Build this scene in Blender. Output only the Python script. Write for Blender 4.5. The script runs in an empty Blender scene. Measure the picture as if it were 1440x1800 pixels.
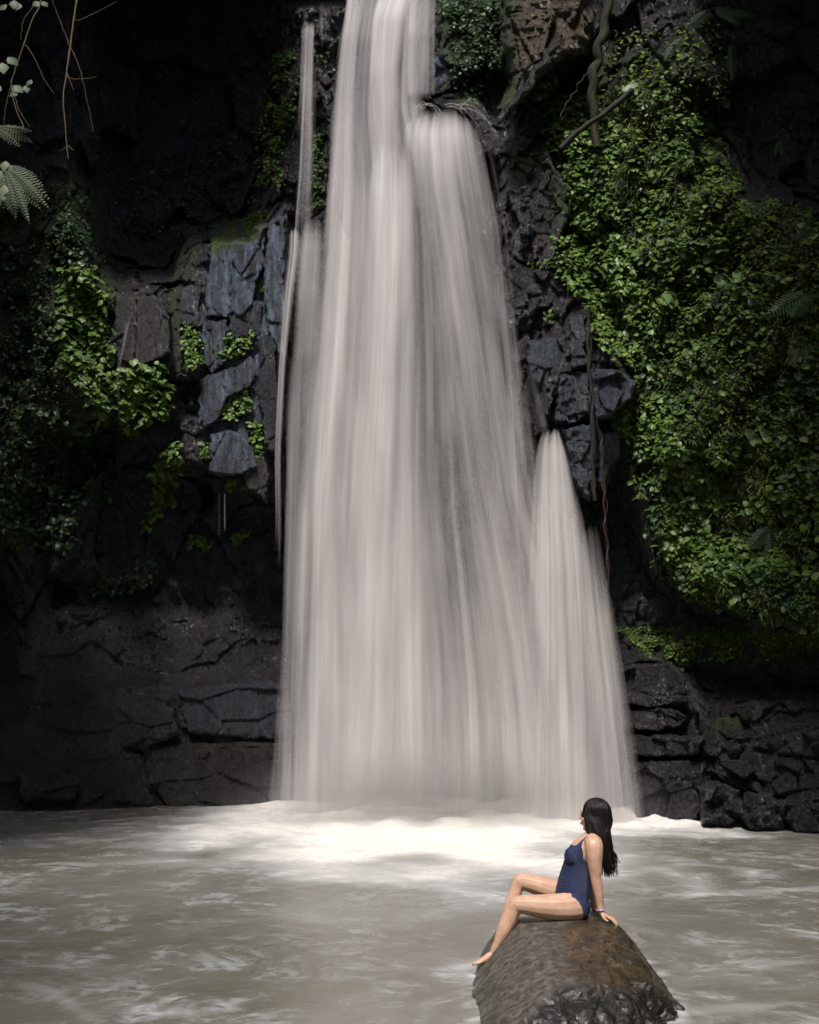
import bpy, bmesh, math, random
import numpy as np
from mathutils import Vector, Matrix, Quaternion
from mathutils.bvhtree import BVHTree

random.seed(7)
RNG = np.random.default_rng(11)
S = bpy.context.scene
COL = S.collection
R = math.radians

# ------------------------------------------------------------------ camera
CAM_H = 1.95            # metres above the pool
FPX = 2100.0            # focal length in pixels of the 1440 px wide frame
PITCH = math.atan(325.0 / FPX)
cam_d = bpy.data.cameras.new('camera')
cam = bpy.data.objects.new('camera', cam_d)
COL.objects.link(cam)
cam.location = (0, 0, CAM_H)
cam.rotation_euler = (math.pi / 2 + PITCH, 0, 0)
cam_d.sensor_fit = 'VERTICAL'
cam_d.sensor_height = 36.0
cam_d.lens = 36.0 * FPX / 1800.0
cam_d.clip_start = 0.1
cam_d.clip_end = 400
S.camera = cam

# ------------------------------------------------------------------ world and sun
SUN_EL, SUN_AZ = R(58), R(195)       # azimuth of the sun seen from the scene, clockwise from +Y
w = bpy.data.worlds.new('World')
S.world = w
w.use_nodes = True
nt = w.node_tree
bg = nt.nodes['Background']
sky = nt.nodes.new('ShaderNodeTexSky')
sky.sky_type = 'NISHITA'
sky.sun_disc = False
sky.sun_elevation = SUN_EL
sky.sun_rotation = SUN_AZ
sky.dust_density = 3.0
sky.ozone_density = 1.0
nt.links.new(sky.outputs[0], bg.inputs[0])
bg.inputs[1].default_value = 0.11
sd = bpy.data.lights.new('sun', 'SUN')
sd.energy = 2.6
sd.angle = R(9)
sd.color = (1.0, 0.95, 0.90)
sun = bpy.data.objects.new('sun', sd)
COL.objects.link(sun)
dirv = Vector((math.sin(SUN_AZ) * math.cos(SUN_EL), math.cos(SUN_AZ) * math.cos(SUN_EL), math.sin(SUN_EL)))
sun.rotation_euler = dirv.to_track_quat('Z', 'Y').to_euler()
sun.location = (0, 0, 40)
S.view_settings.view_transform = 'Standard'
S.view_settings.look = 'None'
S.view_settings.gamma = 1.0
S.view_settings.use_curve_mapping = False
S.view_settings.exposure = 0.5
S.cycles.use_denoising = True
S.cycles.transparent_max_bounces = 24
S.cycles.max_bounces = 6
S.cycles.diffuse_bounces = 3
S.cycles.glossy_bounces = 3
S.cycles.caustics_reflective = False
S.cycles.caustics_refractive = False

# ------------------------------------------------------------------ placing helpers
CP, SP_ = math.cos(PITCH), math.sin(PITCH)

def slope(py):
    v = (900 - py) / FPX
    return (SP_ + v * CP) / (CP - v * SP_)

def P(px, py, Y):
    """world point on the plane y=Y seen at frame position (px, py); arrays welcome"""
    u = (px - 720) / FPX
    v = (900 - py) / FPX
    t = Y / (CP - v * SP_)
    return np.stack(np.broadcast_arrays(u * t, Y + 0 * t, CAM_H + t * (SP_ + v * CP)), -1)

def PZ(px, py, z):
    return P(px, py, (z - CAM_H) / slope(py))

def proj(p):
    p = np.asarray(p, float)
    x, y, z = p[..., 0], p[..., 1], p[..., 2] - CAM_H
    d = y * CP + z * SP_
    v = (-y * SP_ + z * CP) / d
    return 720 + FPX * x / d, 900 - FPX * v

# ------------------------------------------------------------------ noise
_pr = np.random.default_rng(5)
_PERM = np.concatenate([_pr.permutation(256)] * 3)
_G = _pr.normal(size=(256, 3)); _G /= np.linalg.norm(_G, axis=1)[:, None]
_RV = _pr.random((256, 4))

def _h(i, j, k, s):
    return _PERM[(_PERM[(_PERM[(i + s) & 255] + j) & 255] + k) & 255]

def noise(p, s=0):
    i = np.floor(p).astype(np.int64); f = p - i
    q = f * f * f * (f * (f * 6 - 15) + 10)
    out = 0
    for a in (0, 1):
        for b in (0, 1):
            for c in (0, 1):
                g = _G[_h(i[..., 0] + a, i[..., 1] + b, i[..., 2] + c, s)]
                d = (g * (f - np.array([a, b, c]))).sum(-1)
                wx = q[..., 0] if a else 1 - q[..., 0]
                wy = q[..., 1] if b else 1 - q[..., 1]
                wz = q[..., 2] if c else 1 - q[..., 2]
                out = out + d * wx * wy * wz
    return out * 1.6

def fbm(p, o=4, s=0, ridged=False):
    r, a, t = 0, 1.0, 0
    for k in range(o):
        n = noise(p * 2 ** k + 17.3 * k, s + k)
        if ridged: n = 1 - 2 * np.abs(n)
        r = r + a * n; t += a; a *= .5
    return r / t

def worley(p, s=0):
    """F1, F2, random value and random tilt of the nearest cell"""
    i = np.floor(p).astype(np.int64); f = p - i
    sh = p.shape[:-1]
    f1 = np.full(sh, 9.); f2 = np.full(sh, 9.); idn = np.zeros(sh, np.int64); dv = np.zeros(p.shape)
    for a in (-1, 0, 1):
        for b in (-1, 0, 1):
            for c in (-1, 0, 1):
                h = _h(i[..., 0] + a, i[..., 1] + b, i[..., 2] + c, s)
                o = _RV[h][..., :3] * .9 + .05 + np.array([a, b, c]) - f
                d = np.sqrt((o * o).sum(-1))
                m = d < f1
                f2 = np.where(m, f1, np.minimum(f2, d))
                idn = np.where(m, h, idn)
                dv = np.where(m[..., None], -o, dv)
                f1 = np.where(m, d, f1)
    return f1, f2, _RV[idn][..., 3], (dv * _G[idn]).sum(-1)

def sstep(a, b, x):
    t = np.clip((x - a) / (b - a), 0, 1)
    return t * t * (3 - 2 * t)

def poly_sdf(U, V, pts):
    """signed distance (inside positive) in frame pixels"""
    pts = np.array(pts, float); n = len(pts)
    d = np.full(U.shape, 1e9); ins = np.zeros(U.shape, bool)
    for k in range(n):
        a = pts[k]; b = pts[(k + 1) % n]
        e = b - a
        wx, wy = U - a[0], V - a[1]
        t = np.clip((wx * e[0] + wy * e[1]) / (e @ e + 1e-9), 0, 1)
        d = np.minimum(d, np.hypot(wx - t * e[0], wy - t * e[1]))
        c = ((a[1] > V) != (b[1] > V)) & (U < (b[0] - a[0]) * (V - a[1]) / (b[1] - a[1] + 1e-12) + a[0])
        ins ^= c
    return np.where(ins, d, -d)

# ------------------------------------------------------------------ mesh helpers
def mesh_np(name, V, F, mat=None, parent=None, smooth=True, attrs=None, link=True):
    V = np.asarray(V, float).reshape(-1, 3)
    F = np.asarray(F, np.int64)
    me = bpy.data.meshes.new(name)
    me.vertices.add(len(V)); me.vertices.foreach_set('co', V.ravel())
    k = F.shape[1]
    me.loops.add(F.size); me.loops.foreach_set('vertex_index', F.ravel().astype(np.int32))
    me.polygons.add(len(F))
    me.polygons.foreach_set('loop_start', np.arange(0, F.size, k, dtype=np.int32))
    me.polygons.foreach_set('loop_total', np.full(len(F), k, np.int32))
    if smooth: me.polygons.foreach_set('use_smooth', np.ones(len(F), bool))
    me.update(calc_edges=True)
    for an, av in (attrs or {}).items():
        av = np.asarray(av, float)
        if av.ndim == 1:
            me.attributes.new(an, 'FLOAT', 'POINT').data.foreach_set('value', av)
        else:
            me.attributes.new(an, 'FLOAT_VECTOR', 'POINT').data.foreach_set('vector', av.ravel())
    if mat: me.materials.append(mat)
    if not link: return me
    o = bpy.data.objects.new(name, me); COL.objects.link(o)
    if parent: o.parent = parent
    return o

def grid_faces(nr, nc, keep=None):
    i = np.arange((nr - 1) * (nc - 1))
    r, c = i // (nc - 1), i % (nc - 1)
    a = r * nc + c
    F = np.stack([a, a + 1, a + nc + 1, a + nc], -1)
    if keep is not None:
        F = F[keep.ravel()[F].any(1)]
    return F

def tag(o, label=None, cat=None, group=None, kind=None):
    if label: o['label'] = label
    if cat: o['category'] = cat
    if group: o['group'] = group
    if kind: o['kind'] = kind
    return o

def empty(name, loc, label, cat, group=None):
    o = bpy.data.objects.new(name, None); COL.objects.link(o)
    o.location = tuple(loc); o.empty_display_size = .1
    return tag(o, label, cat, group)

def compact(V, F, attrs=None):
    u, inv = np.unique(F, return_inverse=True)
    return V[u], inv.reshape(F.shape), {k: np.asarray(v)[u] for k, v in (attrs or {}).items()}

def tube(pts, rad, sides=6):
    pts = np.asarray(pts, float); n = len(pts)
    rad = np.broadcast_to(np.asarray(rad, float), (n,))
    t = np.gradient(pts, axis=0); t /= np.linalg.norm(t, axis=1)[:, None] + 1e-9
    ref = np.array([0.13, 1, .21]) if abs(t[0] @ np.array([0, 1, 0])) < .9 else np.array([1., 0, 0])
    a = np.cross(t, ref); a /= np.linalg.norm(a, axis=1)[:, None] + 1e-9
    b = np.cross(t, a)
    ang = np.linspace(0, 2 * math.pi, sides, endpoint=False)
    V = pts[:, None] + rad[:, None, None] * (a[:, None] * np.cos(ang)[None, :, None] + b[:, None] * np.sin(ang)[None, :, None])
    F = []
    for i in range(n - 1):
        for j in range(sides):
            F.append([i * sides + j, i * sides + (j + 1) % sides, (i + 1) * sides + (j + 1) % sides, (i + 1) * sides + j])
    return V.reshape(-1, 3), np.array(F)

def spline(pts, n):
    pts = np.asarray(pts, float)
    k = len(pts)
    if k < 3:
        t = np.linspace(0, 1, n)[:, None]
        return pts[0] * (1 - t) + pts[-1] * t
    P0 = np.vstack([2 * pts[0] - pts[1], pts, 2 * pts[-1] - pts[-2]])
    out = []
    for x in np.linspace(0, k - 1 - 1e-6, n):
        i = int(x); t = x - i
        p0, p1, p2, p3 = P0[i:i + 4]
        out.append(.5 * (2 * p1 + (p2 - p0) * t + (2 * p0 - 5 * p1 + 4 * p2 - p3) * t * t + (3 * p1 - p0 - 3 * p2 + p3) * t ** 3))
    return np.array(out)

def join_vf(lst):
    V, F, n = [], [], 0
    for v, f in lst:
        V.append(v); F.append(np.asarray(f) + n); n += len(v)
    return np.vstack(V), np.vstack(F)

# ------------------------------------------------------------------ node helpers
class NT:
    def __init__(self, name):
        self.m = bpy.data.materials.new(name); self.m.use_nodes = True
        self.t = self.m.node_tree; self.b = self.t.nodes['Principled BSDF']; self.out = self.t.nodes['Material Output']
    def n(self, kind, **kw):
        nd = self.t.nodes.new('ShaderNode' + kind)
        for k, v in kw.items():
            if k in nd.inputs.keys() or isinstance(k, int): self.set(nd, k, v)
            else: setattr(nd, k, v)
        return nd
    def set(self, nd, k, v):
        s = nd.inputs[k]
        if isinstance(v, bpy.types.NodeSocket): self.t.links.new(v, s)
        else: s.default_value = v
    def math(self, op, a, b=0.0, c=0.0, clamp=False):
        nd = self.n('Math', operation=op); nd.use_clamp = clamp
        for i, v in enumerate((a, b, c)): self.set(nd, i, v)
        return nd.outputs[0]
    def noise(self, vec, scale, detail=4, rough=.55, dist=0.0, out='Fac'):
        nd = self.n('TexNoise'); self.set(nd, 'Vector', vec); self.set(nd, 'Scale', scale)
        self.set(nd, 'Detail', detail); self.set(nd, 'Roughness', rough); self.set(nd, 'Distortion', dist)
        return nd.outputs[out]
    def vor(self, vec, scale, feature='F1', out='Distance', rnd=1.0):
        nd = self.n('TexVoronoi', feature=feature); self.set(nd, 'Vector', vec); self.set(nd, 'Scale', scale); self.set(nd, 'Randomness', rnd)
        return nd.outputs[out]
    def mapping(self, vec, scale=(1, 1, 1), loc=(0, 0, 0), rot=(0, 0, 0)):
        nd = self.n('Mapping'); self.set(nd, 'Vector', vec); self.set(nd, 'Scale', scale); self.set(nd, 'Location', loc); self.set(nd, 'Rotation', rot)
        return nd.outputs[0]
    def obj(self): return self.n('TexCoord').outputs['Object']
    def pos(self): return self.n('NewGeometry').outputs['Position']
    def attr(self, name, out='Fac'):
        nd = self.n('Attribute'); nd.attribute_name = name; return nd.outputs[out]
    def mr(self, v, a, b, c=0.0, d=1.0, smooth=False):
        nd = self.n('MapRange'); nd.interpolation_type = 'SMOOTHSTEP' if smooth else 'LINEAR'
        for i, x in enumerate((v, a, b, c, d)): self.set(nd, i, x)
        return nd.outputs[0]
    def mix(self, f, a, b, mode='MIX'):
        nd = self.n('Mix', data_type='RGBA', blend_type=mode)
        self.set(nd, 0, f); self.set(nd, 6, a); self.set(nd, 7, b)
        return nd.outputs[2]
    def bump(self, h, strength=.5, dist=.05, normal=None):
        nd = self.n('Bump'); self.set(nd, 'Height', h); self.set(nd, 'Strength', strength); self.set(nd, 'Distance', dist)
        if normal is not None: self.set(nd, 'Normal', normal)
        return nd.outputs[0]
    def base(self, **kw):
        for k, v in kw.items(): self.set(self.b, k.replace('_', ' '), v)

def c4(r, g, b): return (r, g, b, 1)

# ------------------------------------------------------------------ materials
def mat_rock(name, dark, light, moss_attr=True, rmin=.12, rmax=.5, grain=16.0, bump=1.0, stretch=(1, 1, .35)):
    m = NT(name); p = m.pos()
    st = m.mapping(p, scale=stretch)
    big = m.noise(st, 1.1, 5, .6)
    fine = m.noise(st, grain, 6, .68)
    grit = m.noise(p, grain * 5, 4, .7)
    col = m.mix(m.mr(big, .35, .68), dark, light)
    col = m.mix(m.mr(fine, .35, .7), m.mix(.55, col, c4(.012, .012, .013)), col)
    if moss_attr:
        slab = m.attr('slab')
        sc = m.mix(m.mr(m.noise(m.mapping(p, scale=(3, 3, .45)), 5, 8, .75), .40, .60), c4(.025, .033, .050), c4(.25, .33, .46))
        sc = m.mix(m.mr(m.noise(p, 40, 4, .75), .45, .62), sc, m.mix(.6, sc, c4(.02, .022, .028)))
        col = m.mix(slab, col, sc)
        br = m.attr('brown')
        bc = m.mix(m.mr(fine, .35, .65), c4(.03, .020, .010), c4(.14, .105, .055))
        col = m.mix(br, col, bc)
        ms = m.attr('moss')
        mf = m.math('MULTIPLY', ms, m.mr(m.noise(p, 6, 6, .7), .38, .52), clamp=True)
        mc = m.mix(m.mr(m.noise(p, 30, 4, .7), .35, .65), c4(.010, .022, .003), c4(.06, .10, .010))
        col = m.mix(mf, col, mc)
    m.set(m.b, 'Base Color', col)
    rg = m.mr(m.noise(p, 14, 6, .75), .40, .60, rmin, rmax)
    if moss_attr:
        rg = m.math('MAXIMUM', rg, m.math('MULTIPLY', mf, .95))
    m.set(m.b, 'Roughness', rg)
    h = m.math('ADD', m.math('MULTIPLY', fine, .6), m.math('MULTIPLY', grit, .45))
    cr = m.vor(m.mapping(m.noise(p, 2, 3, .5, out='Color'), scale=(.4, .4, .4)), 1)  # cheap warp
    wp = m.n('VectorMath', operation='ADD'); m.set(wp, 0, st); m.set(wp, 1, m.noise(p, 3, 3, .5, out='Color'))
    crk = m.vor(wp.outputs[0], 2.6, 'DISTANCE_TO_EDGE')
    h = m.math('ADD', h, m.math('MULTIPLY', m.mr(crk, 0, .05), .10))
    m.set(m.b, 'Specular IOR Level', .6)
    wet_ = m.mr(m.noise(p, 2.2, 4, .6), .42, .62)
    if moss_attr: wet_ = m.math('MULTIPLY', wet_, m.math('SUBTRACT', 1.0, mf, clamp=True))
    m.set(m.b, 'Coat Weight', wet_); m.set(m.b, 'Coat Roughness', .13)
    m.set(m.b, 'Coat Normal', m.bump(m.math('ADD', fine, m.math('MULTIPLY', grit, .35)), 1.0, .16))
    m.set(m.b, 'Normal', m.bump(h, bump, .09))
    return m.m

M_CLIFF = mat_rock('wet_basalt', c4(.007, .0065, .008), c4(.040, .034, .045))
M_STONE = mat_rock('wet_boulder', c4(.007, .0065, .008), c4(.032, .030, .034), stretch=(1, 1, .8), rmin=.10, rmax=.38)

def mat_leaf(name, a, b, c, gloss=.42, trans=.25):
    m = NT(name)
    oi = m.n('ObjectInfo').outputs['Random']
    ri = m.n('NewGeometry').outputs['Random Per Island']
    r = m.math('FRACT', m.math('ADD', m.math('MULTIPLY', oi, 7.13), ri))
    col = m.mix(m.mr(r, 0, .6), a, b)
    col = m.mix(m.mr(r, .86, 1.0), col, c)
    big = m.noise(m.pos(), 1.3, 2)
    col = m.mix(m.mr(big, .3, .7, 0, .6), col, m.mix(.5, col, a))
    m.base(Base_Color=col, Roughness=gloss)
    tr = m.n('BsdfTranslucent'); m.set(tr, 0, m.mix(.35, col, c4(.10, .16, .015)))
    mx = m.n('MixShader'); m.set(mx, 0, trans); m.set(mx, 1, m.b.outputs[0]); m.set(mx, 2, tr.outputs[0])
    m.t.links.new(mx.outputs[0], m.out.inputs[0])
    return m.m

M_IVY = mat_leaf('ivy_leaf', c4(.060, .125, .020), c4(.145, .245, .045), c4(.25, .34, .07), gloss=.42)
M_IVYD = mat_leaf('dark_shaded_leaf', c4(.022, .05, .022), c4(.045, .095, .032), c4(.08, .13, .03))  # dark green ivy leaf; on the dim ivy, shade is put into this colour
M_YEL = mat_leaf('moss_leaf', c4(.032, .072, .005), c4(.11, .19, .014), c4(.24, .28, .03), gloss=.6)
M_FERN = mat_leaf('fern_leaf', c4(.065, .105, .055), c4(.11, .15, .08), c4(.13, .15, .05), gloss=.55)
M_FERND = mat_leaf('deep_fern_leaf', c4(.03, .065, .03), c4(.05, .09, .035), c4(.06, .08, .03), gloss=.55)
M_CANOPY = mat_leaf('shade_canopy_leaf', c4(.02, .04, .012), c4(.035, .06, .018), c4(.04, .05, .02), gloss=.7, trans=.1)

def mat_simple(name, a, b, scale, rough, bump=.3, bd=.01, stretch=(1, 1, 1)):
    m = NT(name); p = m.mapping(m.pos(), scale=stretch)
    n = m.noise(p, scale, 5, .6)
    m.base(Base_Color=m.mix(m.mr(n, .35, .65), a, b), Roughness=rough)
    m.set(m.b, 'Normal', m.bump(n, bump, bd))
    return m.m

M_ROOT = mat_simple('wet_root', c4(.006, .005, .004), c4(.020, .015, .012), 18, .75, .6, .02, (1, 1, .2))
M_RUST = mat_simple('rusty_root', c4(.014, .009, .006), c4(.045, .022, .013), 18, .5, .6, .02, (1, 1, .2))
M_TWIG = mat_simple('twig_bark', c4(.08, .06, .035), c4(.15, .115, .06), 30, .7)
M_TRUNK = mat_simple('mossy_bark', c4(.008, .009, .003), c4(.030, .032, .008), 9, .85, .8, .05, (1, 1, .4))
M_DEAD = mat_simple('dead_leaf', c4(.20, .10, .04), c4(.30, .18, .08), 20, .6)

# ------------------------------------------------------------------ the cliff
# features are written as outlines in the photograph's frame and set at their own distance
def smooth_interp(x, xp, fp):
    y = np.interp(x, xp, fp)
    return y

def base_depth(U, V):
    Y = smooth_interp(U, [-700, -350, -120, 0, 120, 300, 480, 880, 980, 1090, 1200, 1330, 1440, 1600, 1800, 2150],
                      [13, 16.5, 20.0, 21.4, 21.5, 22.4, 22.4, 22.0, 21.2, 20.3, 19.3, 18.6, 18.1, 17.0, 15.0, 12.5])
    Y = Y + sstep(700, 0, V) * .5                              # the wall leans back a little towards the top
    return Y

REC = [   # outline, feather px, depth change (m)
    ([(165, -300), (500, -300), (500, 60), (470, 300), (440, 395), (330, 420), (300, 480), (180, 470), (150, 300)], 45, 2.3),   # dark hollow upper left
    ([(200, 500), (300, 480), (330, 400), (430, 430), (500, 360), (500, 890), (440, 880), (360, 830), (200, 820)], 22, -.8),     # slab outcrop
    ([(60, 400), (150, 330), (200, 520), (205, 740), (120, 760), (70, 600)], 25, -.9),                                           # ivy rib
    ([(200, 740), (330, 840), (360, 845), (430, 890), (520, 900), (520, 1080), (100, 1060), (20, 900), (60, 760)], 30, .7),      # undercut left
    ([(-60, 1000), (240, 1040), (520, 1080), (520, 1195), (100, 1200), (-60, 1260)], 30, .45),
    ([(880, -300), (1045, -300), (1040, 60), (1010, 115), (940, 190), (890, 130)], 14, -1.2),                                    # brown bulge
    ([(985, 100), (1045, 90), (1035, 175), (960, 170)], 8, 1.2),                                                                   # hole beneath it
    ([(1270, -300), (1700, -300), (1600, 380), (1300, 350), (1250, 180)], 60, 1.6),                                              # hollow upper right
    ([(880, 250), (985, 210), (1000, 420), (1045, 560), (1115, 670), (1110, 720), (1085, 800), (1040, 880), (900, 880), (880, 500)], 14, -.55),
    ([(1040, 880), (1088, 800), (1110, 850), (1160, 1010), (1240, 1060), (1440, 1110), (1500, 1110), (1500, 1230), (1240, 1225), (1130, 1150), (1040, 1160)], 34, 1.1),  # undercut right
    ([(1220, 1180), (1500, 1200), (1500, 1260), (1280, 1300), (1230, 1290)], 15, .5),
    ([(740, 170), (835, 180), (870, 260), (860, 420), (740, 420)], 20, -.7),                                                     # ledge under the shoulder of the fall
    ([(-60, 850), (20, 1000), (60, 1250), (-60, 1350)], 30, .8),
]
MOSSP = [
    ([(1000, 100), (1230, 90), (1270, 330), (1440, 420), (1500, 420), (1500, 1130), (1230, 1060), (1160, 1000), (1100, 760), (1120, 660), (1040, 560), (985, 420), (960, 180)], 20, 1.0),
    ([(370, 400), (470, 370), (450, 430), (420, 450), (375, 490)], 6, .9),
    ([(0, 300), (180, 300), (200, 500), (205, 760), (0, 1000)], 20, .8),
    ([(760, 0), (900, 0), (890, 170), (800, 190)], 15, .9),
    ([(300, 440), (345, 430), (350, 650), (310, 660), (290, 560)], 12, .5),
    ([(1080, 1100), (1440, 1110), (1440, 1160), (1150, 1170)], 15, .6),
]
SLABP = [
    ([(375, 400), (470, 390), (500, 360), (500, 640), (440, 640), (350, 620), (360, 500)], 10, .6),
    ([(350, 620), (470, 620), (470, 840), (370, 840), (350, 740)], 10, .45),
    ([(760, 100), (785, 90), (785, 140), (765, 150)], 5, .9),
]
BROWNP = [([(885, -60), (1045, -60), (1040, 60), (1010, 115), (960, 130), (900, 150), (880, 60)], 12, 1.0)]

def field(U, V, lst):
    r = np.zeros(U.shape)
    for pts, f, a in lst:
        d = poly_sdf(U, V, pts)
        r = r + a * sstep(-f, f, d)
    return r

def rock_relief(p, U, V):
    """blocky weathered basalt: big facets, joints, fine roughness"""
    lower = sstep(1040, 1180, V)
    warp = np.stack([noise(p * .8, 3), noise(p * .8, 4), noise(p * .8, 6)], -1) * .22
    q = (p + warp)
    f1, f2, r, t = worley(q * np.array([1.1, .8, .55]), 1)        # tall blocks
    a = (r - .5) * .5 + t * .42 + .12 * (1 - sstep(0, .10, f2 - f1))
    f1, f2, r, t = worley(q * np.array([.55, .6, 1.7]), 2)        # flat beds lower down
    b = (r - .5) * .22 + t * .20 + .10 * (1 - sstep(0, .09, f2 - f1))
    big = a * (1 - lower) + b * lower
    f1, f2, r, t = worley(q * np.array([3.4, 3, 2.4 ]), 8)
    mid = (r - .5) * .13 + t * .12 + .05 * (1 - sstep(0, .12, f2 - f1))
    return big + mid + fbm(p * .7, 3, 20) * .35 + fbm(p * 3.1, 5, 30, ridged=True) * -.08

ug = np.concatenate([np.linspace(-700, -20, 60), np.arange(-18, 1460, 2.6), np.linspace(1466, 2150, 60)])
vg = np.concatenate([np.linspace(-520, -20, 60), np.arange(-17, 1500, 2.6)])
U, V = np.meshgrid(ug, vg)
Y0 = base_depth(U, V) + field(U, V, REC)
# the lip of the fall: above it the stream bed runs back into the forest
lip = sstep(14, -6, V) * (sstep(480, 520, U) * sstep(800, 775, U))
Y0 = Y0 + lip * 3.5
pw = P(U, V, Y0)
calm = 1 - .75 * sstep(8, 14, field(U, V, [(s[0], s[1], 20) for s in SLABP[:2]]))
low = sstep(1020, 1180, V) * sstep(560, 480, U)
disp = rock_relief(pw, U, V) * (calm * (1 - .74 * low))
moss_f = np.clip(field(U, V, MOSSP), 0, 1)
disp = disp - moss_f * (fbm(pw * 2.2, 4, 50) * .32 + .05)
Yc = Y0 + disp
Yc = Yc - sstep(1380, 1440, V) * .25 * sstep(560, 460, U)
CV = P(U, V, Yc)
cliff = mesh_np('cliff', CV, grid_faces(len(vg), len(ug))[:, ::-1], M_CLIFF, attrs={
    'moss': moss_f.ravel(), 'slab': np.clip(field(U, V, SLABP), 0, 1).ravel(), 'brown': np.clip(field(U, V, BROWNP), 0, 1).ravel()})
tag(cliff, 'dark wet rock cliff of the gorge', kind='structure')
_me = cliff.data
_vf = grid_faces(len(vg), len(ug))
BVH = BVHTree.FromPolygons([Vector(v) for v in CV.reshape(-1, 3)[::1]], _vf.tolist())

def hit(px, py):
    d = P(px, py, 10.0) - np.array([0, 0, CAM_H]); d = Vector(d).normalized()
    l, n, i, dist = BVH.ray_cast(Vector((0, 0, CAM_H)), d)
    if l is None: return None, None
    if n.dot(d) > 0: n = -n
    return l, n

# rock pieces proud of the cliff: an outline, its distance and how it is weathered
def slab(name, pts, dy, mat, attrs=None, step=2.0, feather=5, thick=.8, seed=0, parent=None, rough=.06, label=None, tilt=(0, 0), round_=.14, Y=None, beds=(1.6, 1.6, 1.2)):
    pts = np.array(pts, float)
    x0, y0 = pts.min(0) - 6; x1, y1 = pts.max(0) + 6
    uu, vv = np.meshgrid(np.arange(x0, x1 + step, step), np.arange(y0, y1 + step, step))
    cx, cy = pts.mean(0)
    d = poly_sdf(uu, vv, pts)
    wob = noise(np.stack([uu / 9, vv / 9, uu * 0 + seed * 3.3], -1), 5) * 2.2 + noise(np.stack([uu / 24, vv / 24, uu * 0 + seed], -1), 6) * 4
    d = d + wob
    if Y is None:
        Yb = np.interp(cx, [0, 1440], [0, 0]) + base_depth(np.array(cx), np.array(cy)) + field(np.array([[cx]]), np.array([[cy]]), REC)[0, 0]
    else: Yb = Y
    Yf = Yb + dy + tilt[0] * (uu - cx) / 100 + tilt[1] * (vv - cy) / 100
    w0 = P(uu, vv, Yf)
    f1, f2, r, t = worley(w0 * np.array(beds) + seed, 9)
    rel = (r - .5) * rough * 1.6 + t * rough * 1.5 + fbm(w0 * 3 + seed, 5, 40, ridged=True) * -rough + .04 * (1 - sstep(0, .06, f2 - f1))
    e = np.clip(1 - d / feather, 0, 1)
    Yf = Yf + rel + round_ * (1 - np.sqrt(np.clip(1 - e * e, 0, 1))) + thick * sstep(1.5, -3, d)
    w0 = P(uu, vv, Yf)
    F = grid_faces(uu.shape[0], uu.shape[1], (d > -3.5))[:, ::-1]
    at = {'moss': np.zeros(uu.size), 'slab': np.zeros(uu.size), 'brown': np.zeros(uu.size)}
    for k, v in (attrs or {}).items():
        if isinstance(v, (int, float)): at[k] = np.full(uu.size, float(v))
        else: at[k] = v(uu, vv).ravel()
    Vc, Fc, at = compact(w0.reshape(-1, 3), F, at)
    o = mesh_np(name, Vc, Fc, mat, parent=parent, attrs=at)
    if label: o['label'] = label
    return o

def blue(amount):
    return lambda u, v: np.clip(amount * (.75 + .9 * noise(np.stack([u / 14, v / 60, u * 0], -1), 2)), 0, 1)

slabs = [
    ([(372, 450), (385, 428), (445, 425), (452, 400), (470, 398), (462, 470), (452, 500), (440, 545), (420, 560), (362, 556), (358, 520)], -.30, {'slab': blue(.85), 'moss': lambda u, v: sstep(455, 430, v + (u - 400) * .4)}),
    ([(474, 392), (500, 380), (502, 470), (500, 640), (478, 600), (466, 540), (462, 470)], -.35, {'slab': blue(.9)}),
    ([(358, 562), (400, 560), (398, 640), (372, 655), (352, 640), (350, 590)], -.2, {'slab': blue(.6)}),
    ([(402, 560), (440, 520), (460, 530), (462, 590), (400, 600)], -.15, {'slab': .15}),
    ([(352, 665), (400, 650), (440, 625), (452, 650), (440, 680), (400, 700), (385, 740), (352, 760), (346, 700)], -.25, {'slab': blue(.55)}),
    ([(370, 765), (400, 755), (424, 762), (444, 790), (452, 820), (430, 834), (396, 838), (368, 832)], -.5, {'slab': blue(.7)}),
    ([(440, 800), (462, 800), (474, 840), (466, 880), (436, 860), (426, 838)], -.35, {'slab': .05, 'brown': .15}),
    ([(456, 590), (482, 590), (490, 700), (484, 800), (466, 790), (452, 680)], -.45, {'slab': .12}),
    ([(205, 520), (262, 508), (298, 560), (300, 620), (262, 640), (240, 668), (206, 690), (196, 600)], -.35, {'slab': .15, 'brown': .25}),
    ([(318, 510), (352, 480), (352, 560), (330, 580), (316, 570)], -.2, {'slab': blue(.35)}),
]
for k, (pts, dy, at) in enumerate(slabs):
    slab('rock_slab', pts, dy * .8, M_CLIFF, at, seed=k + 1, parent=cliff, rough=.045, beds=(2.2, 2, .9))
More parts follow.
